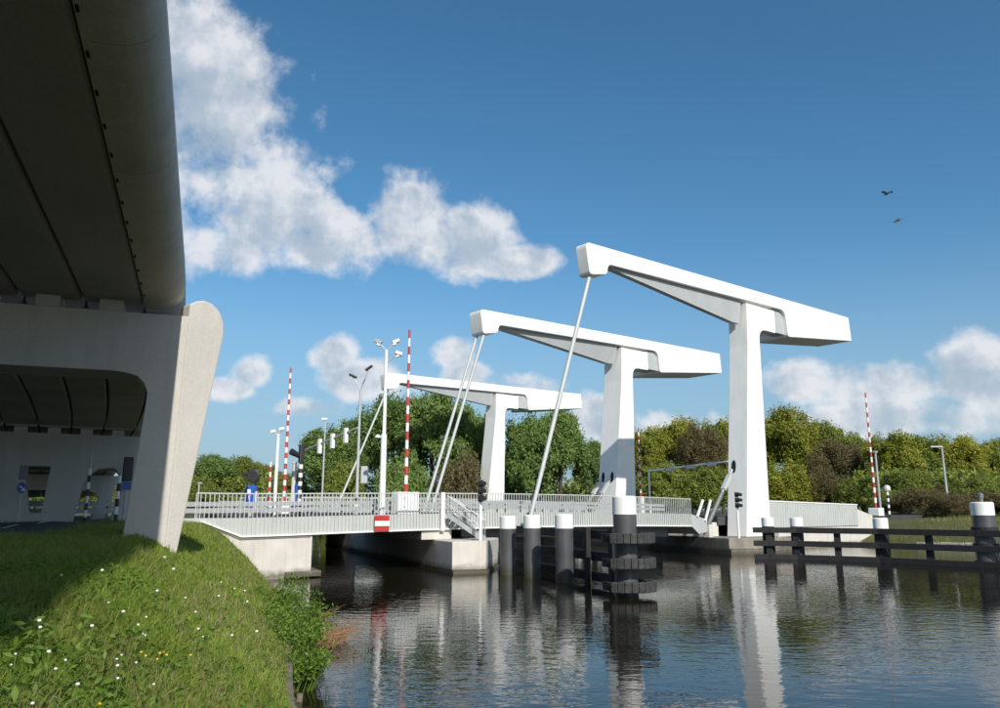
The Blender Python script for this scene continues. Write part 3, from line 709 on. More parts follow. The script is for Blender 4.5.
for i, T in enumerate(TW):
    ds, do, w = T['ds'], T['do'], T['w']
    def X(s, o, z): return B(s + ds, o + do, z)
    tw = thing('bridge_tower', TLAB[i], 'tower', X(35, 0, 1.1), 'drawbridge towers')
    prof = rounded([(33.55, 1.1, 0), (36.75, 1.1, 0), (36.98, 17.0, .9), (39.42, 17.0, .15), (39.42, 18.86, .1), (35.42, 18.86, 0), (35.25, 15.5, 0)], 0)
    MB().prism([X(s, NF, z) for s, z in prof], mm * w).build('shaft', 'paint', tw, bevel=.03)
    # dark discs painting the shade of the left-face slots where the hydraulic cylinder enters
    for (oo, zz, hh) in ((1.15, 6.2, .95),) if i != 1 else ((.6, 6.1, 1.0), (1.75, 6.1, 1.0)):
        def lf_s(z): return 33.55 + (35.25 - 33.55) * (z - 1.1) / 14.4 - .006
        pts = []
        for k in range(20):
            t_ = 2 * math.pi * k / 20; zz_ = zz + hh * .5 * math.sin(t_); pts.append(X(lf_s(zz_), NF + oo + .19 * math.cos(t_), zz_))
        MB().prism(pts, -u * .012).build('slot_shade_disc', 'dark', tw)
    bm = thing('balance_beam', BLAB[i], 'balance beam', X(37, 0, 18.9), 'balance beams')
    tp_, md_, tl_ = T['tip'], T['mid'], T['tail']
    ztop = lambda s: 19.80 + (s - 17.4) * (20.36 - 19.80) / 35
    pr = rounded([(17.45, ztop(17.4), .42), (17.80, 17.66, .3), (19.42, 17.98, .25), (19.55, 18.70, .35), (41.1, 19.18, .75), (41.35, 16.98, .25), (52.35, 18.15, .12), (52.15, ztop(52.2), .12)], 0)
    wd = lambda s: np.interp(s, [17, 39.6, 41, 52.5], [tp_, md_, tl_, tl_])
    m_ = MB(); n = len(pr); P = [X(s, NF + .002, z) for s, z in pr] + [X(s, NF + wd(s), z) for s, z in pr]
    m_.add(P, [tuple(range(n))[::-1], tuple(range(n, 2 * n))] + [((k + 1) % n, k, n + k, n + (k + 1) % n)[::-1] for k in range(n)])
    m_.build('arm', 'paint', bm, bevel=.05, smooth=True)
    kp = [(19.7, 18.69), (19.7, 18.66), (34.2, 17.25), (35.15, 17.25), (35.15, 19.03)]
    m_ = MB(); n = len(kp); rc = .32
    P = [X(s, NF + min(rc, wd(s) * .22), z) for s, z in kp] + [X(s, NF + wd(s) - min(rc, wd(s) * .22), z) for s, z in kp]
    for kk, (fr) in ((1, .3), (2, .36), (3, .36)):
        P[kk] = X(kp[kk][0], NF + wd(kp[kk][0]) * fr, kp[kk][1]); P[n + kk] = X(kp[kk][0], NF + wd(kp[kk][0]) * (1 - fr), kp[kk][1])
    m_.add(P, [tuple(range(n)), tuple(range(2 * n - 1, n - 1, -1))] + [(k, (k + 1) % n, n + (k + 1) % n, n + k)[::-1] for k in range(n)])
    m_.build('keel', 'paint_grey', bm)
    MB().prism([X(39.46, NF + .3, 17.2), X(41.3, NF + .3, 17.2), X(41.3, NF + .3, 19.15), X(39.46, NF + .3, 19.12)], mm * (w - .6)).build('rear_web', 'paint_grey', bm)
    for oo in ([.34] if i == 0 else [.3, 1.3] if i == 1 else [.55]):
        rt = X(17.55 + .55, NF + oo, 17.75); rb_ = X(12.15 + .55 - (1.4 if i == 2 else 0), NF + oo, 2.25)
        MB().tube(rb_, rt, .125, .125, 12).build('tie_rod', 'rodgrey', bm, smooth=True)
        MB().box(rb_ + UP * .05, (.5, .3, .6), u).build('rod_foot', 'galv_d', bm, bevel=.03)
    # hydraulic cylinder to the leaf
    if i < 2:
        for oo in ([1.15] if i == 0 else [.6, 1.75]):
            hc = thing('hydraulic_cylinder', ('grey hydraulic cylinder slanting from the near tower to the deck end' if i == 0 else 'pale hydraulic cylinder at the foot of the middle tower, ' + ('front one' if oo == .6 else 'rear one')), 'cylinder', X(30.4, NF + oo, 1.4), 'hydraulic cylinders')
            a_ = X(30.55, NF + oo, 2.0); b_ = X(33.9, NF + oo, 5.95); mid = a_ + (b_ - a_) * .58
            MB().tube(a_, mid, .16, .16, 12).build('barrel', 'galv_d', hc, smooth=True)
            MB().tube(mid, b_, .09, .09, 10).build('piston_rod', 'galv', hc, smooth=True)
            MB().bar(mid + (b_ - mid) * .1, mid + (b_ - mid) * .75, .36, .28).build('cover', 'rodgrey', hc, bevel=.03)
            MB().box(a_ - UP * .45, (.5, .5, .9), u).build('bracket', 'conc_w', hc, bevel=.02)

# ------------------------------------------------------------------ piles and fenders
def pile(px, py, r, top, cap, label, name='mooring_pile', group='capped piles beside the bridge', dark='steel_dark', capr=1.04):
    c_ = onz(px, py, 0); c_[1] += r * .9; c_[0] += r * .9 * (px - 500) / FPX
    t = thing(name, label, 'pile', (c_[0], c_[1], 0), group)
    MB().lathe((c_[0], c_[1], 0), [(r, -1.5), (r, top - cap)], 20).build('shaft', dark, t, smooth=True)
    MB().lathe((c_[0], c_[1], 0), [(r * capr, top - cap + .003), (r * capr, top - .05), (r * capr - .05, top)], 20).build('cap', 'cap', t, smooth=True)
    return c_, t
c508, _ = pile(508, 575, .385, 2.72, .6, 'white capped dark pile beside the river pier, first of three')
c532, _ = pile(532.5, 578, .385, 2.78, .6, 'white capped dark pile in the middle of the three by the river pier')
c565, _ = pile(565, 583.5, .385, 2.83, .6, 'white capped dark pile of the three, standing closest to the fender frame')
cbig, tbig = pile(627, 597, .42, 3.50, .66, 'tall thick pile with deep white cap rising out of the fender frame', group='capped piles beside the bridge')
# fender frame between third pile and the big pile
ff = thing('fender_frame', 'black timber fender frame wrapped round the tall pile', 'fender', (cbig[0], cbig[1], 0))
rowd = nrm((c565 - cbig) * np.array([1, 1, 0])); sidev = np.array([rowd[1], -rowd[0], 0])
for zz in (2.02, 1.16, .36):
    hh = .36
    for k in range(12):
        t0, t1 = math.radians(-60 + k * 165 / 12), math.radians(-60 + (k + 1) * 165 / 12)
        tm = (t0 + t1) / 2; R_ = .96
        p = cbig - rowd * math.cos(tm) * R_ + sidev * math.sin(tm) * R_; p[2] = zz
        tg = rowd * math.sin(tm) + sidev * math.cos(tm)
        MB().box(p, (.235, .2, hh), tg).build('rub_block', 'fender', ff, bevel=.03)
    ring = MB()
    for k in range(12):
        t0, t1 = math.radians(-115 + k * 230 / 12), math.radians(-115 + (k + 1) * 230 / 12)
        a_ = cbig - rowd * math.cos(t0) * .78 + sidev * math.sin(t0) * .78; b_ = cbig - rowd * math.cos(t1) * .78 + sidev * math.sin(t1) * .78
        a_[2] = b_[2] = zz; ring.bar(a_, b_, .16, hh * .8)
    ring.build('ring', 'tarwood', ff)
    for sg in (1,):
        a_ = cbig + sidev * .72 * sg; b_ = c565 + sidev * .62 * sg + rowd * 8; a_[2] = b_[2] = zz
        MB().bar(a_, b_, .2, hh).build('rail', 'tarwood', ff, bevel=.015)
for f_ in (.35, .75, 1.25):
    for sg in (1,):
        p = cbig + (c565 - cbig) * f_ + sidev * (.42 if f_ < 1 else .82) * sg; p[2] = .6
        MB().box(p, (.26, .2, 3.4), rowd).build('post', 'tarwood', ff)
dk = cbig + (c565 - cbig) * .5; 
# guard fence on the right
r1, _ = pile(770, 559.5, .36, 2.55, .55, 'small white capped pile at the foot of the near tower', group='fence piles on the right', dark='tarwood', capr=1.05)
r2, _ = pile(799, 560, .37, 2.55, .55, 'white capped fence pile second from the near tower', group='fence piles on the right', dark='tarwood', capr=1.05)
r3, _ = pile(884, 563, .40, 2.55, .62, 'white capped fence pile in front of the striped barrier at the right', group='fence piles on the right', dark='tarwood', capr=1.05)
r4, t4 = pile(989, 568.5, .54, 3.42, .70, 'thick white capped end pile of the guard fence at the right edge', group='fence piles on the right', dark='steel_dark', capr=1.05)
MB().lathe((r4[0], r4[1], 0), [(.10, 3.43), (.10, 3.6), (.14, 3.62), (.14, 3.85), (.05, 3.92)], 10).build('lantern', 'galv_d', t4, smooth=True)
for zz, rr_ in ((1.95, .6), (1.1, .6), (.2, .6)):
    MB().lathe((r4[0], r4[1], 0), [(.64, zz - .16), (.64, zz + .16)], 16).build('fender_ring', 'tarwood', t4)
gf = thing('guard_fence', 'black timber guard fence standing in the water along the right bank', 'fence', (r2[0], r2[1], 0))
r0 = r1 + (r1 - r2) * .55; r5 = r4 + (r4 - r3) * .9
pts = [r0, r1, r2, r3, r4, r5]
for zz in (1.78, .98, .16):
    for a_, b_ in zip(pts[:-1], pts[1:]):
        dd = nrm((b_ - a_) * np.array([1, 1, 0])); nn = np.array([dd[1], -dd[0], 0])
        if nn[1] > 0: nn = -nn
        a2 = a_ + nn * .55 + UP * zz; b2_ = b_ + nn * .55 + UP * zz
        MB().bar(a2, b2_ - dd * .01, .22, .33).build('rail', 'tarwood', gf, bevel=.015)
for a_, b_, f_ in ((r2, r3, .5), (r3, r4, .5), (r4, r5, .5), (r1, r2, .0), (r2, r3, 0.0), (r3, r4, 0.0)):
    p = a_ + (b_ - a_) * f_; dd = nrm((b_ - a_) * np.array([1, 1, 0])); nn = np.array([dd[1], -dd[0], 0]); nn = -nn if nn[1] > 0 else nn
    MB().box(p + nn * .33 + UP * .45, (.34, .24, 2.9), dd).build('post', 'tarwood', gf)

# ------------------------------------------------------------------ masts, barriers, signals
def pos(px, o, z=None):
    s = s_at(px, o); zz = zdeck(min(max(s, -3), 28)) if z is None else z
    return B(s, o, zz), s
def topz(px, py, base): return onv(px, py, base, np.array([1.0, 0, 0]))
def barrier(px, o, xt, yt, yb, label, boxw=0, r=.10, bands=19, z=None):
    base, s = pos(px, o, z); zb = onv(px, yb, base, np.array([1.0, 0, 0]))[2]; zt = onv(xt, yt, base, np.array([1.0, 0, 0]))[2]
    t = thing('barrier_arm', label, 'barrier', base, 'raised barrier arms')
    h = (zt - zb); p0 = np.array([base[0], base[1], zb])
    for k in range(bands):
        a, b = k / bands, (k + 1) / bands
        MB().tube(p0 + UP * h * a, p0 + UP * h * b, r * (1 - .45 * a) * (1.12 if k % 2 == 0 else 1), r * (1 - .45 * b) * (1.12 if k % 2 == 0 else 1), 8).build('band', ('red', 'white')[k % 2], t, smooth=True)
    hb = max(.25, zb - base[2])
    bw = boxw or .5
    MB().box((base[0], base[1], base[2] + (hb + .05) / 2), (bw, .55, hb + .05), u).build('cabinet', 'white', t, bevel=.03)
    if boxw > 1:
        MB().box(B(0, 0, 0) * 0 + np.array([base[0], base[1], base[2] + hb * .5]) - mm * .285 - u * .2, (.5, .015, .7), u).build('door', 'white', t)
        for zz in (.35, .75): MB().box(np.array([base[0], base[1], base[2] + hb * zz]) - mm * .295 - u * .25, (.1, .02, .1), u).build('latch', 'galv_d', t)
    return t
barrier(405.5, 1.6, 409, 330, 493, 'tall red and white barrier arm rising from a white cabinet near the stair', boxw=1.35, r=.10, bands=19)
barrier(283.5, 12, 288.5, 368, 502, 'tall red and white barrier arm above the left railing', r=.10, bands=25)
barrier(268.5, 14.5, 270, 462, 502, 'short red and white barrier arm left of the slim white lamp post', r=.10, bands=8)
barrier(641, OA + .9, 640, 428, 497, 'thin red and white barrier arm right of the middle tower', r=.11, bands=17, z=2.6)
# right bank barrier
bq = onz(876, 519, 2.3); bq = atY(876, 518, 66.0); 
def barrier_at(base, xt, yt, yb, label, r, bands, cab):
    zb = onv(xt, yb, base, np.array([1.0, 0, 0]))[2]; zt = onv(xt, yt, base, np.array([1.0, 0, 0]))[2]
    t = thing('barrier_arm', label, 'barrier', base, 'raised barrier arms')
    for k in range(bands):
        a, b = k / bands, (k + 1) / bands; p0 = np.array([base[0], base[1], zb]); h = zt - zb
        MB().tube(p0 + UP * h * a, p0 + UP * h * b, r * (1 - .5 * a), r * (1 - .5 * b), 8).build('band', ('red', 'white')[k % 2], t, smooth=True)
    MB().box((base[0], base[1], (zb + base[2]) / 2), (cab, 1.0, zb - base[2] + .02), u).build('cabinet', 'white', t, bevel=.04)
bq = B(SE + 2.2, 1.2, 0); q_ = onv(876, 509, B(0, 1.2, 0), u); bq = np.array([q_[0], q_[1], 2.45])
barrier_at(bq, 867.5, 393, 508, 'red and white barrier arm on a white cabinet at the end of the right parapet', .13, 23, 1.1)
q_ = onv(880.5, 509, B(0, 2.2, 0), u); t = thing('slim_post', 'plain grey post just right of the right hand barrier arm', 'post', (q_[0], q_[1], 2.45))
zt_ = onv(879, 452, q_, np.array([1.0, 0, 0]))[2]; MB().tube((q_[0], q_[1], 2.45), (q_[0], q_[1], zt_), .13, .10, 8).build('shaft', 'galv', t, smooth=True)
MB().box((q_[0], q_[1], zt_), (.5, .3, .2), u).build('head', 'galv', t, bevel=.03)
q_ = onv(889, 510, B(0, .6, 0), u); q_ = np.array([q_[0], q_[1], 2.3])
t = striped_post('signal_post', q_, 2.4, .11, 8, ('black', 'white'), 'black and white striped post with a round lamp beside the right barrier', 'signal')
MB().lathe(q_ + UP * 2.4, [(.05, 0), (.28, .12), (.34, .35), (.25, .58), (.05, .66)], 12).build('lamp', 'glass', t, smooth=True)

# lamp / camera mast with three heads
base, s = pos(382, 1.2); zt = onv(385, 350, base, np.array([1.0, 0, 0]))[2]
t = thing('lamp_mast', 'white mast crowned by three small floodlights in front of the railing', 'mast', base)
zk = base[2] + 4.1
MB().tube(base, (base[0], base[1], zk), .17, .15, 12).build('lower_tube', 'white', t, smooth=True)
MB().tube((base[0], base[1], zk), (base[0], base[1], zt), .10, .085, 10).build('upper_tube', 'white', t, smooth=True)
top = np.array([base[0], base[1], zt])
for k, (dx, dz, dy) in enumerate(((-.42, .42, .1), (.42, .45, .15), (.62, -.25, -.1))):
    e_ = top + np.array([dx, dy, dz]); br_ = MB(); br_.tube(top - UP * (.05 if k < 2 else .75), e_, .03, .03, 6); br_.build('arm', 'galv', t)
    hd_ = MB().box(e_ + np.array([.05 * np.sign(dx), 0, .05]), (.42, .24, .2), (np.sign(dx), .2, .45 if k < 2 else -.3)); fl = hd_.build('floodlight', 'galv', t, bevel=.03)
    MB().box(e_ + np.array([-.02, -.02, -.12]), (.2, .2, .1), (1, 0, .3 * np.sign(dx))).build('camera', 'white', t, bevel=.02)
sp = onv(376, 437, base, np.array([1.0, 0, 0]))
MB().lathe((base[0] - .32, base[1], sp[2] - .08), [(.04, 0), (.16, .05), (.16, .12), (.05, .2)], 10).build('speaker', 'white', t, smooth=True)
MB().tube((base[0] - .3, base[1], sp[2]), (base[0], base[1], sp[2]), .03, .03, 6).build('speaker_arm', 'white', t)

# double-armed street lamp carrying the signal gantry
base, s = pos(356.5, 4.5); X1 = np.array([1.0, 0, 0])
zt = onv(360, 390, base, X1)[2]
t = thing('street_lamp', 'slim pale lamp post with two dark lamp heads behind the railing', 'street lamp', base)
MB().tube(base, (base[0], base[1], zt), .10, .06, 10).build('post', 'paint_grey', t, smooth=True)
tp_ = np.array([base[0], base[1], zt])
for px, py in ((353, 376), (369, 368)):
    e_ = onv(px, py, base, X1); MB().tube(tp_, e_ - UP * .05, .035, .03, 6).build('arm', 'galv', t, smooth=True)
    MB().box(e_, (.48, .2, .13), nrm(e_ - tp_) * np.array([1, 1, .25])).build('lamp_head', 'black', t, bevel=.04)
q = onv(364.5, 475, base, X1); MB().box(q, (.36, .42, .95), X1).build('cabinet', 'paint_grey', t, bevel=.04)
g0 = onv(357.5, 428, base, X1); g1 = g0 - u * 0 + (onv(305, 450, B(0, 9.5, 0), u) - g0)
for k, m_ in enumerate(('black', 'white', 'black')): MB().tube(base + UP * (.2 + k * .22), base + UP * (.42 + k * .22), .115, .115, 10).build('band', m_, t)
gt = thing('signal_gantry', 'thin gantry arm carrying three pale traffic signal boxes before the trees', 'gantry', g0)
MB().tube(g0, g1, .07, .05, 8).build('arm', 'galv', gt, smooth=True)
for px in (346.5, 333.5, 320.5):
    f_ = (357.5 - px) / 52.5; q = g0 + (g1 - g0) * f_
    MB().box(q - UP * .15, (.20, .26, .85), u).build('signal_box', 'white', gt, bevel=.03)
# dark signal on striped post
base, s = pos(299, 3.2); t = striped_post('signal_post', base + UP * .0, 2.55, .10, 12, ('black', 'white'), 'black and white striped signal post with black signal heads behind left railing', 'signal')
hh = base + UP * 2.55
MB().box(hh + UP * .55, (.26, .26, .95), u).build('signal_head', 'black', t, bevel=.05)
MB().tube(hh + UP * .42 - u * .1, hh + UP * .62 - u * .62 - mm * .1, .12, .17, 10).build('hood', 'black', t, smooth=True)
MB().box(base + UP * 1.0 - u * .2, (.12, .1, 1.1), u).build('blue_panel', 'blue', t)
base, s = pos(292.5, 4.6); zt = onv(292.5, 463, base, X1)[2]
t = thing('slim_post', 'plain beige post left of the striped signal post', 'post', base); MB().tube(base, (base[0], base[1], zt), .13, .11, 10).build('shaft', 'conc_w', t, smooth=True); MB().lathe((base[0], base[1], zt), [(.14, 0), (.1, .06)], 8).build('cap', 'conc_w', t)
# round black signal over blue box
base, s = pos(250.5, 5.0); t = thing('sign_column', 'blue box sign topped by a black round signal behind the left railing', 'sign', base)
MB().box(base + UP * 1.0, (.46, .34, 1.1), u).build('blue_box', 'blue', t, bevel=.04)
MB().tube(base, base + UP * .43, .09, .09, 8).build('post', 'galv', t)
nn = -mm; rd = []
for k in range(24):
    a = 2 * math.pi * k / 24; rd.append(base + UP * (2.02 + .36 * math.sin(a)) + X1 * .33 * math.cos(a))
MB().prism(rd, np.array([0, .3, 0])).build('signal_disc', 'black', t, bevel=.03)
MB().box(base + UP * 2.1 - X1 * .4 , (.3, .24, .12), (1, 0, .25)).build('visor', 'black', t)
for k in range(3): MB().box(base + UP * (1.25 - .3 * k) - np.array([.0, .30, 0]) + X1 * (.02 * (k - 1)), (.05 if k else .16, .01, .2), X1).build('white_mark', 'white', t)
MB().box(base + UP * .85 + X1 * .27, (.05, .2, .8), X1).build('white_edge', 'white', t)
# slim lamp post with two tiny heads
base, s = pos(274.5, 9.0); zt = onv(276.5, 434, base, X1)[2]
t = thing('camera_post', 'slim white post with small cameras left of the tall barrier arm', 'post', base)
MB().tube(base, (base[0], base[1], zt), .11, .08, 8).build('post', 'white', t, smooth=True)
for dx, dz in ((-.3, .1), (.18, .25)):
    MB().tube((base[0], base[1], zt - .1), (base[0] + dx, base[1], zt + dz), .03, .03, 6).build('arm', 'galv', t)
    MB().box((base[0] + dx, base[1], zt + dz + .05), (.3, .16, .16), (1, 0, .2)).build('camera', 'white', t, bevel=.02)
# lamp post in front of the left trees (far), tiny
base = np.array([atY(322, 500, 95)[0], 95, 2.3]); zt = atY(322, 419, 95)[2]
t = thing('street_lamp', 'distant lamp post with a white head before the trees above the gantry', 'street lamp', base)
MB().tube(base, (base[0], base[1], zt), .13, .08, 8).build('post', 'galv', t, smooth=True); MB().box((base[0] - .1, base[1], zt), (.7, .4, .25), X1).build('lamp_head', 'white', t, bevel=.04)
base = np.array([atY(198, 500, 60)[0], 60, 2.3]); zt = atY(198, 483, 60)[2]
t = thing('slim_post', 'short pale post beyond the left end of the railing', 'post', base); MB().tube(base, (base[0], base[1], zt), .06, .05, 8).build('shaft', 'galv', t); MB().box((base[0] + .08, base[1], zt), (.3, .15, .12), X1).build('head', 'galv', t)
# right gantry seen between the towers
base, s = pos(650, 20.0, 2.6); zt = onv(650.5, 471, base, X1)[2]
t = thing('lamp_gantry', 'pale gantry arm with three lamps between middle and near towers', 'gantry', base)
MB().tube(base, (base[0], base[1], zt), .11, .10, 8).build('post', 'white', t, smooth=True)
ga = np.array([base[0], base[1], zt]); gb = onv(738, 460, B(0, 13.0, 0), u); 
gb = ga + (gb - ga)
MB().tube(ga, gb, .10, .08, 8).build('arm', 'white', t, smooth=True)
for px in (671, 691, 712):
    f_ = (px - 650) / 88.; q = ga + (gb - ga) * f_
    MB().box(q - UP * .1, (.95, .5, .42), gb - ga).build('lamp_box', 'paint_grey', t, bevel=.05)
# right lamp post
base = np.array([*atY(948.5, 508, 84)[:2], 2.4]); zt = atY(943.5, 447, 84)[2]
t = thing('street_lamp', 'lone lamp post before the trees at the right', 'street lamp', base)
MB().tube(base, (base[0], base[1], zt), .16, .09, 8).build('post', 'galv', t, smooth=True); MB().box((base[0] - .6, base[1], zt + .02), (1.3, .3, .14), X1).build('lamp_head', 'galv', t, bevel=.03)
MB().box((base[0] - .05, base[1] - .2, base[2] + 1.8), (.35, .3, .5), X1).build('box', 'white', t)
q = np.array([*atY(964, 505, 80)[:2], 2.2])
t = thing('road_sign', 'small red and dark sign low before the shrubs at the right', 'sign', q)
MB().tube(q, q + UP * .7, .06, .06, 6).build('post', 'galv_d', t); MB().box(q + UP * 1.05, (.8, .06, .4), X1).build('red_plate', 'red', t); MB().box(q + UP * .65, (.8, .06, .32), X1).build('dark_plate', 'galv_d', t)
# red-white-red navigation board on the fascia
s = s_at(383, -.3, 523); zc = onv(383, 523.5, B(0, -.3, 0), u)[2]
t = thing('navigation_board', 'red board with a white bar on the bridge fascia', 'sign', B(s, -.16, zc))
MB().box(B(s, -.20, zc), (.82, .04, .76), u).build('board', 'red', t)
MB().box(B(s, -.232, zc), (.822, .02, .24), u).build('white_bar', 'white', t)
MB().box(B(s, -.14, zc), (.1, .08, .6), u).build('bracket', 'galv_d', t)
# shipping signals
def shipsignal(base, zh, label, zb):
    t = thing('ship_signal', label, 'signal', (base[0], base[1], zb), 'shipping signals')
    MB().tube((base[0], base[1], zb), (base[0], base[1], zh), .08, .08, 8).build('post', 'white', t, smooth=True)
    for k in range(3):
        zz = zh + .18 + k * .37
        MB().box((base[0], base[1], zz), (.26, .24, .35), X1).build('lamp', 'black', t, bevel=.05)
        MB().tube((base[0], base[1] - .12, zz + .03), (base[0] + .22, base[1] - .38, zz - .02), .13, .11, 10).build('hood', 'black', t, smooth=True)
q = onz(484, 541, ptop) + v * .5; zh = onv(486, 502, q, X1)[2]
shipsignal(q, zh, 'black three lamp shipping signal on a white post on the river pier', ptop)
q = B(34.6, -2.0, 1.09); q_ = onv(738, 520, q, u); q = np.array([q_[0], q_[1], 1.09]); zh = onv(737, 508, q, X1)[2]
shipsignal(q, zh, 'black three lamp shipping signal in front of the near tower', 1.09)

qe = thing('quay_edge', 'low pale stone edging along the far right bank behind the guard fence', 'edging', (45, 61.5, 0))
qx = np.arange(35.5, 62, 1.3)
for k, (a, b) in enumerate(zip(qx[:-1], qx[1:])):
    f_ = lambda x: float(np.interp(x, [30, 34, 40, 50, 70], [72, 70, 64, 59, 46]))
    MB().bar((a, f_(a) - .25, .14 + .03 * (k % 3)), (b - .04, f_(b - .04) - .25, .14 + .03 * (k % 3)), .45, .36).build('stone', 'conc_w', qe, bevel=.03)
# ------------------------------------------------------------------ bank edging, grass, flowers
ed = thing('bank_edging', 'weathered timber edging along the foot of the grass bank', 'edging', (-3, 12, 0))
Ys = np.arange(4.0, 30, 1.5)
for a, b in zip(Ys[:-1], Ys[1:]):
    p = np.array([float(xe(a)) - .02, a, .36]); q = np.array([float(xe(b)) - .02, b - .02, .36])
    MB().bar(p, q, .12, .32).build('plank', 'timber', ed, bevel=.01)
    MB().tube((p[0] + .12, p[1] + .3, -.8), (p[0] + .12, p[1] + .3, .12), .05, .05, 8).build('stake', 'timber', ed)
rng = np.random.default_rng(7)
def blades(n, rmin, rmax, thmin, thmax, hmin, hmax, wfac, mask, lean=.5, name='grass', m='grass', seed=1):
    rg_ = np.random.default_rng(seed)
    r = np.exp(rg_.uniform(math.log(rmin), math.log(rmax), n)); th_ = rg_.uniform(thmin, thmax, n)
    x = r * np.sin(th_); y = r * np.cos(th_); z = H(x, y); k = mask(x, y, z); x, y, z, r = x[k], y[k], z[k], r[k]; n = len(x)
    pat = .5 + .5 * np.sin(x * .9 + 1.7 * np.sin(y * .6)) * np.sin(y * .7 + 1.3 * np.sin(x * .8))
    hgt = (hmin + (hmax - hmin) * rg_.random(n) ** 1.6) * (.65 + .7 * pat); wd_ = wfac * (.6 + .8 * rg_.random(n)) * np.clip(r / 9, .4, 2.2)
    an = rg_.uniform(0, 2 * math.pi, n); la = rg_.uniform(0, 2 * math.pi, n); ln_ = hgt * lean * rg_.random(n)
    base = np.stack([x, y, z - .01], -1); side = np.stack([np.cos(an), np.sin(an), 0 * an], -1) * wd_[:, None] / 2
    lv = np.stack([np.cos(la), np.sin(la), 0 * la], -1)
    midp = base + lv * (ln_ * .35)[:, None] + UP * (hgt * .6)[:, None]; tipp = base + lv * ln_[:, None] * 1.2 + UP * hgt[:, None]
    Vv = np.stack([base - side, base + side, midp + side * .7, midp - side * .7, tipp + side * .15, tipp - side * .15], 1).reshape(-1, 3)
    i0 = np.arange(n) * 6
    Qv = np.concatenate([np.stack([i0, i0 + 1, i0 + 2, i0 + 3], -1), np.stack([i0 + 3, i0 + 2, i0 + 4, i0 + 5], -1)])
    me = fastmesh(name, Vv, Qv, 0, m); o = bpy.data.objects.new(name, me); COL.objects.link(o); o['kind'] = 'stuff'; return o
def roadmask(x, y):
    l = x * vl[0] + y * vl[1]; a = x * vd[0] + y * vd[1]; return (l > 3.15) & (a > 4) & (a < 31)
def landmask(x, y, z):
    t = xe(y) - x; sB = (x - P0[0]) * u[0] + (y - P0[1]) * u[1]; oB = (x - P0[0]) * mm[0] + (y - P0[1]) * mm[1]
    return (t > .02) & ~roadmask(x, y) & (oB < -.1) & (y < 42)
g1_ = blades(330000, 2.0, 38, -.78, -.10, .04, .15, .010, landmask, .9, 'grass', 'grass', 3)
tag(g1_, 'rough green grass covering the left bank', 'grass')
g3_ = blades(66000, 2.0, 38, -.78, -.10, .12, .24, .006, lambda x, y, z: landmask(x, y, z) & (np.sin(x * 1.9 + np.sin(y * 1.3) * 2) * np.sin(y * 1.6 + np.sin(x * 1.1)) > .15), .7, 'grass', 'grass_dry', 5)
g4_ = blades(30000, 2.0, 34, -.60, -.10, .08, .24, .007, lambda x, y, z: landmask(x, y, z) & (xe(y) - x < 1.5) & (np.sin(x * 2.3 + np.sin(y * .9) * 2) * np.sin(y * 1.1 + np.sin(x * 1.4)) > -.1), 1.3, 'dead_grass', 'reed_pale', 8)
tag(g4_, 'dry tan grass patches along the edge of the left bank', 'grass')
tag(g3_, 'taller pale tufts of grass on the left bank', 'grass')
def farmask(x, y, z): return (z > .3) & (x > 17) & (((x - P0[0]) * mm[0] + (y - P0[1]) * mm[1]) < -2.0)
g2_ = blades(60000, 52, 120, .30, .75, .15, .5, .012, farmask, .5, 'grass', 'grass_dry', 9)
tag(g2_, 'rough brownish grass on the far right bank behind the guard fence', 'grass')

# broad-leaved weeds in the grass (uncountable) as one ground cover
def leafcloud(centers, per, size, spread, rg_, m, name, up=.5):
    n = len(centers) * per
    c_ = np.repeat(centers, per, 0); off = rg_.normal(0, 1, (n, 3)) * spread; off[:, 2] = np.abs(off[:, 2]) * .8
    p = c_ + off; nr = rg_.normal(0, 1, (n, 3)); nr[:, 2] += up * 3; nr /= np.linalg.norm(nr, axis=1)[:, None]
    a = np.cross(nr, rg_.normal(0, 1, (n, 3))); a /= np.linalg.norm(a, axis=1)[:, None]; b = np.cross(nr, a)
    L_ = size * (.6 + .8 * rg_.random(n))[:, None]; W_ = L_ * .38
    Vv = np.stack([p - a * L_, p + b * W_ + nr * L_ * .15, p + a * L_, p - b * W_ + nr * L_ * .15], 1).reshape(-1, 3)
    Qv = (np.arange(n) * 4)[:, None] + np.arange(4)
    return fastmesh(name, Vv, Qv, 0, m)
rg_ = np.random.default_rng(11); r = np.exp(rg_.uniform(math.log(2.2), math.log(34), 9000)); th_ = rg_.uniform(-.75, -.1, 9000)
x = r * np.sin(th_); y = r * np.cos(th_); k = landmask(x, y, 0); x, y = x[k], y[k]
me = leafcloud(np.stack([x, y, H(x, y) + .02], -1), 7, .027, np.array([.05, .05, .04]), rg_, 'weed', 'ground_cover')
o = bpy.data.objects.new('ground_cover', me); COL.objects.link(o); o['kind'] = 'stuff'; tag(o, 'broad leaved weeds scattered through the bank grass', 'weeds')

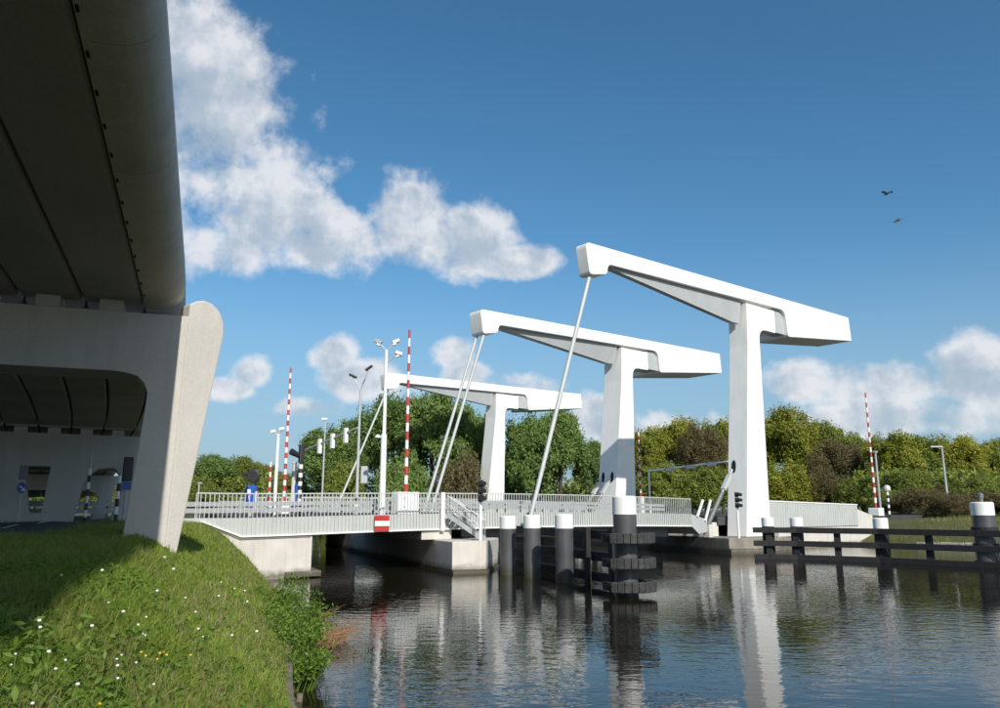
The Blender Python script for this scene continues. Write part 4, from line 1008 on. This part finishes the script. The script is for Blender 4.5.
# individual flowers
fl = [(462, 270), (362, 332), (430, 348), (406, 371), (420, 398), (427, 402), (583, 382), (597, 405), (682, 400), (643, 284), (115, 360), (118, 380), (45, 460), (32, 492), (192, 477), (163, 503), (143, 452), (228, 548), (95, 606), (357, 461), (343, 473), (345, 492), (346, 530), (452, 547), (319, 306), (575, 332), (545, 290), (650, 243), (484, 170), (510, 205), (720, 268), (727, 300), (270, 375), (400, 483), (690, 262), (755, 388), (180, 225), (300, 90 + 120)]
whead = MB(); whead.lathe((0, 0, 0), [(.004, -.016), (.018, -.012), (.024, 0), (.018, .013), (.004, .018)], 8)
stem = MB().tube((0, 0, -.17), (0, 0, -.014), .003, .003, 4)
first = None
def pos_words(px, py):
    return ('left' if px < 90 else 'middle' if px < 175 else 'right', 'near' if py > 645 else 'mid' if py > 590 else 'far')
def flower(kind, px, py, headmat, headmb, label, group, hz):
    p = hit(px, py, hz); g_ = thing(kind, label, 'flower', (p[0], p[1], p[2] - hz), group)
    return p, g_
cache = {}
def put_flower(kind, px, py, m, label, group, sc=1.0):
    p = hit(px, py, .16); sc = sc * min(.022, max(.0055, .0019 * float(np.linalg.norm(p - EYE)))) / .024 / .7; t = thing(kind, label, 'flower', (p[0], p[1], p[2] - .15), group)
    for nm, mb, mt_ in (('head', whead, m), ('stem', stem, 'weed')):
        key = (kind, nm)
        if key not in cache:
            ob = mb.build(nm, mt_, None, smooth=True); cache[key] = ob.data
        else:
            ob = bpy.data.objects.new(nm, cache[key]); COL.objects.link(ob)
        ob.parent = t; ob.location = (0, 0, .16)
        if nm == 'head': ob.scale = (sc, sc, sc)
for (zx, zy) in fl:
    px, py = zx / 2.941, 500 + zy / 2.941
    put_flower('white_flower', px, py, 'petal', 'small round white seed head standing in the bank grass', 'white seed heads in the grass', random.Random(zx).uniform(.4, .85))
for (zx, zy) in [(415, 452), (428, 463), (462, 473), (470, 455), (480, 450), (490, 460), (293, 606), (560, 460)]:
    put_flower('yellow_flower', zx / 2.941, 500 + zy / 2.941, 'yellow', 'small yellow flower standing in the bank grass', 'yellow flowers in the grass', .6)

# taller weeds on the waterline, each a plant of its own
def weed_plant(name, p, hgt, rad, seed, label, nstem=16, per=26, m='weed', leaf=.06, group='weeds along the water edge'):
    rg_ = np.random.default_rng(seed); t = thing(name, label, 'weed', p, group); mb = MB(); cs = []
    for k in range(nstem):
        a = rg_.uniform(0, 2 * math.pi); rr = rad * math.sqrt(rg_.random()); b = np.array([p[0] + rr * math.cos(a), p[1] + rr * math.sin(a) * 1.5, p[2]])
        h_ = hgt * rg_.uniform(.5, 1.1); tp_ = b + np.array([math.cos(a) * .25 * h_ + .12, math.sin(a) * .2 * h_, h_]); mb.tube(b - UP * .15, tp_, .008, .003, 4, cap=False)
        for f_ in np.linspace(.15, 1, 6): cs.append(b + (tp_ - b) * f_)
    mb.build('stems', m, t)
    cs = np.array(cs) - np.array(p); me = leafcloud(cs, per // 3, leaf, np.array([.07, .07, .05]), rg_, m, 'leaves', up=.35)
    o = bpy.data.objects.new('leaves', me); COL.objects.link(o); o.parent = t
wp = [(272, 579, .5, .35), (276, 592, .65, .45), (281, 610, .7, .5), (284, 630, .65, .5), (290, 652, .7, .5), (298, 672, .6, .45), (306, 690, .5, .4), (300, 700, .45, .35)]
wl = ['just below the abutment slab', 'near the abutment on the water edge', 'at the bend of the bank edge', 'beside the dead reeds', 'just nearer than the dead reeds', 'overhanging the timber edging', 'nearest the camera over the water', 'at the bottom edge of the picture by the planks']
for k, ((px, py, hh, rr), w_) in enumerate(zip(wp, wl)):
    p = hit(px, py); Yk = p[1]; xk = min(p[0], float(xe(Yk)) + .15); zk = max(.15, float(H(xk, Yk)))
    weed_plant('weed_plant', (xk, Yk, zk), hh, rr, 100 + k, 'leafy green weeds ' + w_, nstem=34, per=30, leaf=.042)
# dead reeds leaning over the water
for k, (px, py, n_, ln_) in enumerate(((322, 642, 170, 1.1), (312, 620, 60, .8))):
    p = onz(px, py, .05); t = thing('reed_clump', ('large' if k == 0 else 'small') + ' clump of dead orange reeds leaning over the water', 'reeds', p, 'dead reeds')
    rd_ = MB(); rr = random.Random(5 + k)
    for i in range(n_):
        b = p + np.array([rr.uniform(-.45, .35), rr.uniform(-.9, .9), -.05]); a = rr.uniform(-.6, .9); l_ = ln_ * rr.uniform(.4, 1)
        q = b + np.array([math.cos(a) * l_ * rr.uniform(.3, .95), math.sin(a) * l_ * .8, l_ * rr.uniform(.1, .55)]); m_ = (b + q) / 2 + UP * .10
        rd_.tube(b, m_, .007, .006, 3, cap=False); rd_.tube(m_, q, .006, .002, 3, cap=False)
    rd_.build('stalks', 'reed', t)

# ------------------------------------------------------------------ trees
def crown_mesh(seed, name, m, R=1.0, hz=1.0, nc=70, per=190, leaf=.045, lump=.26, shape='round'):
    rg_ = np.random.default_rng(seed); cs = []
    while len(cs) < nc:
        d_ = rg_.normal(0, 1, 3); d_ /= np.linalg.norm(d_); r_ = rg_.uniform(.35, 1.0) ** .6
        if d_[2] < -.65: continue
        p = d_ * r_ * .82
        if shape == 'cone': p[:2] *= (1.05 - .55 * (p[2] * .5 + .5))
        bump = 1 + .18 * math.sin(3 * math.atan2(d_[1], d_[0]) + seed) + .12 * math.sin(5 * d_[2] + seed * 2)
        cs.append(p * np.array([bump, bump, hz]))
    cs = np.array(cs); rad = lump * rg_.uniform(.55, 1.15, nc)
    n = nc * per; ci = np.repeat(np.arange(nc), per)
    d_ = rg_.normal(0, 1, (n, 3)); d_ /= np.linalg.norm(d_, axis=1)[:, None]
    rr = rad[ci] * rg_.uniform(.25, 1.0, n) ** .5 * (1 + .25 * rg_.normal(0, 1, n))
    p = cs[ci] + d_ * rr[:, None] * np.array([.95, .95, 1.1])
    nr = d_ * .9 + rg_.normal(0, .75, (n, 3)) + np.array([0, 0, .35]); nr /= np.linalg.norm(nr, axis=1)[:, None]
    a = np.cross(nr, rg_.normal(0, 1, (n, 3))); a /= np.linalg.norm(a, axis=1)[:, None]; b = np.cross(nr, a)
    L_ = leaf * (.55 + .9 * rg_.random(n))[:, None]; W_ = L_ * .55
    Vv = np.stack([p - a * L_, p + b * W_, p + a * L_, p - b * W_], 1).reshape(-1, 3)
    Qv = (np.arange(n) * 4)[:, None] + np.arange(4)
    return fastmesh(name, Vv, Qv, 0, m), cs
def trunk_mesh(seed, cs, hz):
    rr = random.Random(seed); mb = MB()
    z0 = -1.9; top = np.array([rr.uniform(-.08, .08), rr.uniform(-.08, .08), .25])
    a = np.array([0, 0, z0]); b = np.array([0.02, 0, -.75]); mb.tube(a, b, .065, .05, 8, cap=False); mb.tube(b, top, .05, .02, 7, cap=False)
    for k in range(14):
        c_ = cs[rr.randrange(len(cs))]; s_ = b + (top - b) * rr.uniform(0, .8); mid_ = (s_ + c_) / 2 + np.array([0, 0, -.08])
        mb.tube(s_, mid_, .022, .014, 5, cap=False); mb.tube(mid_, c_, .014, .004, 4, cap=False)
    return mb
PROT = {}
for kind, m in (('A', 'leafA'), ('B', 'leafB'), ('C', 'leafC'), ('D', 'leafD')):
    for j in range(2):
        sd = hash((ord(kind), j)) % 1000
        me, cs = crown_mesh(sd, 'crown', m, hz=(1.1 if j else .95), nc=(105 if kind != 'C' else 90), per=(330 if kind != 'C' else 190), leaf=.032 if kind != 'C' else .027, lump=.235, shape='cone' if (kind == 'A' and j == 0) else 'round')
        tm = trunk_mesh(sd, cs, 1).build('trunk', 'bark', None); td = tm.data; bpy.data.objects.remove(tm)
        PROT[kind + str(j)] = (me, td)
def tree(px, top_y, Y, wpx, kind, label, name='leafy_tree', group=None, rot=0, base_y=None):
    x = atY(px, 480, Y)[0]; zt = atY(px, top_y, Y)[2]; g = float(H(x, Y)); Rh = wpx / 2 / FPX * Y
    hgt = zt - g
    me, td = PROT[kind]
    t = thing(name, label, 'tree', (x, Y, g), group)
    sz = hgt / 2.62         # crown spans about -0.75..+1.0 (units) plus trunk to -1.9
    if base_y == 'low': sz = hgt / 1.75
    for nm, dt in (('crown', me), ('trunk', td)):
        o = bpy.data.objects.new(nm, dt); COL.objects.link(o); o.parent = t
        o.scale = (Rh, Rh, sz); o.location = (0, 0, hgt - sz * .93); o.rotation_euler = (0, 0, rot)
        if nm == 'trunk' and base_y == 'low': o.scale = (Rh * .6, Rh * .6, sz * .55)
    return t
rt = random.Random(3)
TREES = [
 # far left
 (212, 450, 125, 56, 'A0', 'dark green tree just right of the flared pier leg', 0), (238, 456, 128, 40, 'D1', 'green tree left of the blue box sign', 0), (262, 462, 132, 48, 'D0', 'low green tree behind the short barrier arm', 0),
 (192, 470, 120, 40, 'D0', 'low green tree half hidden behind the flared pier leg', 1), (290, 474, 118, 44, 'D1', 'low green tree behind the striped signal post', 1),
 (100, 480, 70, 60, 'B0', 'bright green tree seen through the arch under the viaduct', 1), (70, 484, 72, 40, 'B1', 'bright green bush left of the arch under the viaduct', 1), (36, 470, 66, 60, 'A0', 'dark bush seen through the tapered opening of the pier wall', 1),
 # left group
 (325, 428, 112, 60, 'A1', 'dark tree at the left end of the wood behind the gantry', 0), (352, 412, 118, 56, 'A0', 'dark tree behind the two headed street lamp', 0), (392, 395, 116, 68, 'A1', 'tall dark tree behind the floodlight mast', 0),
 (432, 386, 114, 70, 'A1', 'tallest dark tree right of the barrier arm', 0), (466, 402, 118, 52, 'A1', 'dark tree just left of the far tower', 0), (462, 446, 104, 54, 'C0', 'brown twiggy bush left of the far tower', 1),
 (345, 462, 106, 50, 'D1', 'lower green tree below the gantry arm', 1), (400, 462, 106, 60, 'A1', 'lower dark tree behind the barrier cabinet', 1),
 # centre
 (533, 414, 112, 58, 'A1', 'dark round tree right of the far tower', 0), (560, 402, 110, 66, 'A0', 'dark round tree behind the near tie rod', 0), (590, 440, 112, 36, 'A1', 'dark tree just left of the middle tower', 0), (512, 446, 116, 40, 'A0', 'dark tree close behind the far tower', 0),
 # right wood
 (648, 428, 128, 52, 'B1', 'yellow green tree right of the middle tower', 0), (682, 418, 130, 60, 'B0', 'yellow green tree behind the lamp gantry', 0), (705, 424, 122, 50, 'C1', 'brownish tree left of the near tower', 0), (722, 420, 132, 46, 'B1', 'yellow green tree close behind the near tower', 0),
 (790, 408, 126, 62, 'B1', 'tall yellow green tree right of the near tower', 0), (825, 422, 128, 56, 'D1', 'green tree second to the right of the near tower', 0), (838, 436, 120, 56, 'C0', 'brown tinged tree left of the right barrier arm', 0), (862, 432, 124, 54, 'D0', 'green tree behind the right barrier arm', 0),
 (900, 432, 112, 60, 'B0', 'yellow green tree right of the right barrier arm', 0), (930, 436, 112, 54, 'D1', 'green tree behind the lone lamp post', 0), (962, 436, 110, 56, 'B1', 'yellow green tree right of the lone lamp post', 0), (995, 438, 112, 56, 'D0', 'green tree above the end pile at the right edge', 0), (1035, 436, 112, 60, 'B0', 'green tree cut by the right picture edge', 0),
 (660, 462, 112, 66, 'D0', 'lower green tree behind the lamp gantry post', 1), (705, 466, 112, 60, 'D1', 'lower green tree left of the near tower', 1), (785, 462, 104, 62, 'B0', 'lower bright tree just right of the near tower', 1), (825, 468, 104, 56, 'C1', 'brown bush behind the parapet wall', 1), (860, 474, 100, 50, 'D0', 'dark green bush at the end of the parapet wall', 1),
 (905, 470, 92, 56, 'D1', 'green bush right of the striped post', 1), (940, 482, 92, 44, 'C0', 'brown twiggy bush behind the lone lamp post', 1), (975, 476, 90, 60, 'D0', 'green bush behind the end pile', 1), (1015, 474, 90, 50, 'B1', 'green bush at the right picture edge', 1), (922, 488, 84, 56, 'C1', 'low brown shrubs left of the lone lamp post', 1), (978, 490, 82, 60, 'C0', 'low brown shrubs left of the end pile', 1), (953, 494, 80, 44, 'C1', 'low brown shrubs at the foot of the lone lamp post', 1), (1010, 490, 80, 50, 'C0', 'low brown shrubs right of the end pile', 1), (888, 488, 88, 46, 'D0', 'low green shrub behind the striped post with round lamp', 1)]
for k, (px, ty, Y, wpx, kind, lab, low) in enumerate(TREES):
    tree(px, ty, Y, wpx * 1.12, kind, lab, 'shrub' if low else 'leafy_tree', None, rot=rt.uniform(0, 6.28), base_y='low' if low else None)
# continuous low hedge of foliage under the woods (one mass)
hd_c = []
rg_ = np.random.default_rng(21)
for (x0, x1, Y, zt) in ((180, 620, 125, 5.0), (630, 880, 136, 6.5), (870, 1080, 98, 4.5)):
    for px in np.arange(x0, x1, 2.2):
        for _ in range(4):
            Yk = Y + rg_.uniform(-3, 3); xk = atY(px, 500, Yk)[0]; hd_c.append((xk, Yk, float(H(xk, Yk)) + rg_.uniform(.2, zt)))
me = leafcloud(np.array(hd_c), 26, .34, np.array([1.0, 1.0, .8]), rg_, 'leafD', 'undergrowth', up=.2)
o = bpy.data.objects.new('undergrowth', me); COL.objects.link(o); o['kind'] = 'stuff'; tag(o, 'dense green undergrowth below the woods behind the bridge', 'undergrowth')

# ------------------------------------------------------------------ birds
def bird(px, py, Y, span, roll, yaw, flap, label):
    c_ = atY(px, py, Y); f_ = np.array([math.cos(yaw), math.sin(yaw), 0]); sd = np.array([-math.sin(yaw), math.cos(yaw), 0])
    sd = sd * math.cos(roll) + UP * math.sin(roll); upv = np.cross(f_, sd)
    m_ = MB(); rings = []
    body = [(-.30, .01), (-.22, .035), (-.1, .06), (.03, .075), (.14, .06), (.20, .04), (.26, .042), (.30, .03), (.36, .006)]
    n = 8; vs = []
    for (a, r) in body:
        for k in range(n):
            t_ = 2 * math.pi * k / n; vs.append(c_ + f_ * a + (sd * math.cos(t_) + upv * math.sin(t_)) * r)
    fs = [(k * n + i, k * n + (i + 1) % n, (k + 1) * n + (i + 1) % n, (k + 1) * n + i) for k in range(len(body) - 1) for i in range(n)]
    m_.add(vs, fs)
    for sg in (-1, 1):
        W_ = [(.04, .02, .14, -.13), (.3, flap * .22, .16, -.12), (.52, flap * .24, .10, -.14), (.5 * span / .5 * .9, flap * .05, -.02, -.16)]
        vs = []
        for (l, z, fr, bk) in W_:
            vs += [c_ + sd * sg * l + upv * (z + .02) + f_ * fr, c_ + sd * sg * l + upv * (z + .0) + f_ * bk]
        fs = [(2 * k, 2 * k + 1, 2 * k + 3, 2 * k + 2) for k in range(3)]
        vs2 = [q - upv * .015 for q in vs]; nn_ = len(vs)
        m_.add(vs + vs2, fs + [tuple(nn_ + i for i in f)[::-1] for f in fs] + [(0, nn_, nn_ + 2, 2), (2, nn_ + 2, nn_ + 4, 4), (4, nn_ + 4, nn_ + 6, 6), (1, 3, nn_ + 3, nn_ + 1), (3, 5, nn_ + 5, nn_ + 3), (5, 7, nn_ + 7, nn_ + 5), (6, nn_ + 6, nn_ + 7, 7)])
    m_.add([c_ - f_ * .26 + sd * .03, c_ - f_ * .26 - sd * .03, c_ - f_ * .46 - sd * .09, c_ - f_ * .46 + sd * .09], [(0, 1, 2, 3)])
    o = m_.build('bird', 'bird', None, origin=c_, smooth=False); tag(o, label, 'bird', 'birds in flight'); return o
bird(887, 194, 62, .52, -.15, 1.9, .9, 'upper dark bird flying with arched wings in the blue sky')
bird(897, 221, 60, .50, -.55, 2.3, .2, 'lower dark bird gliding with tilted wings in the blue sky')
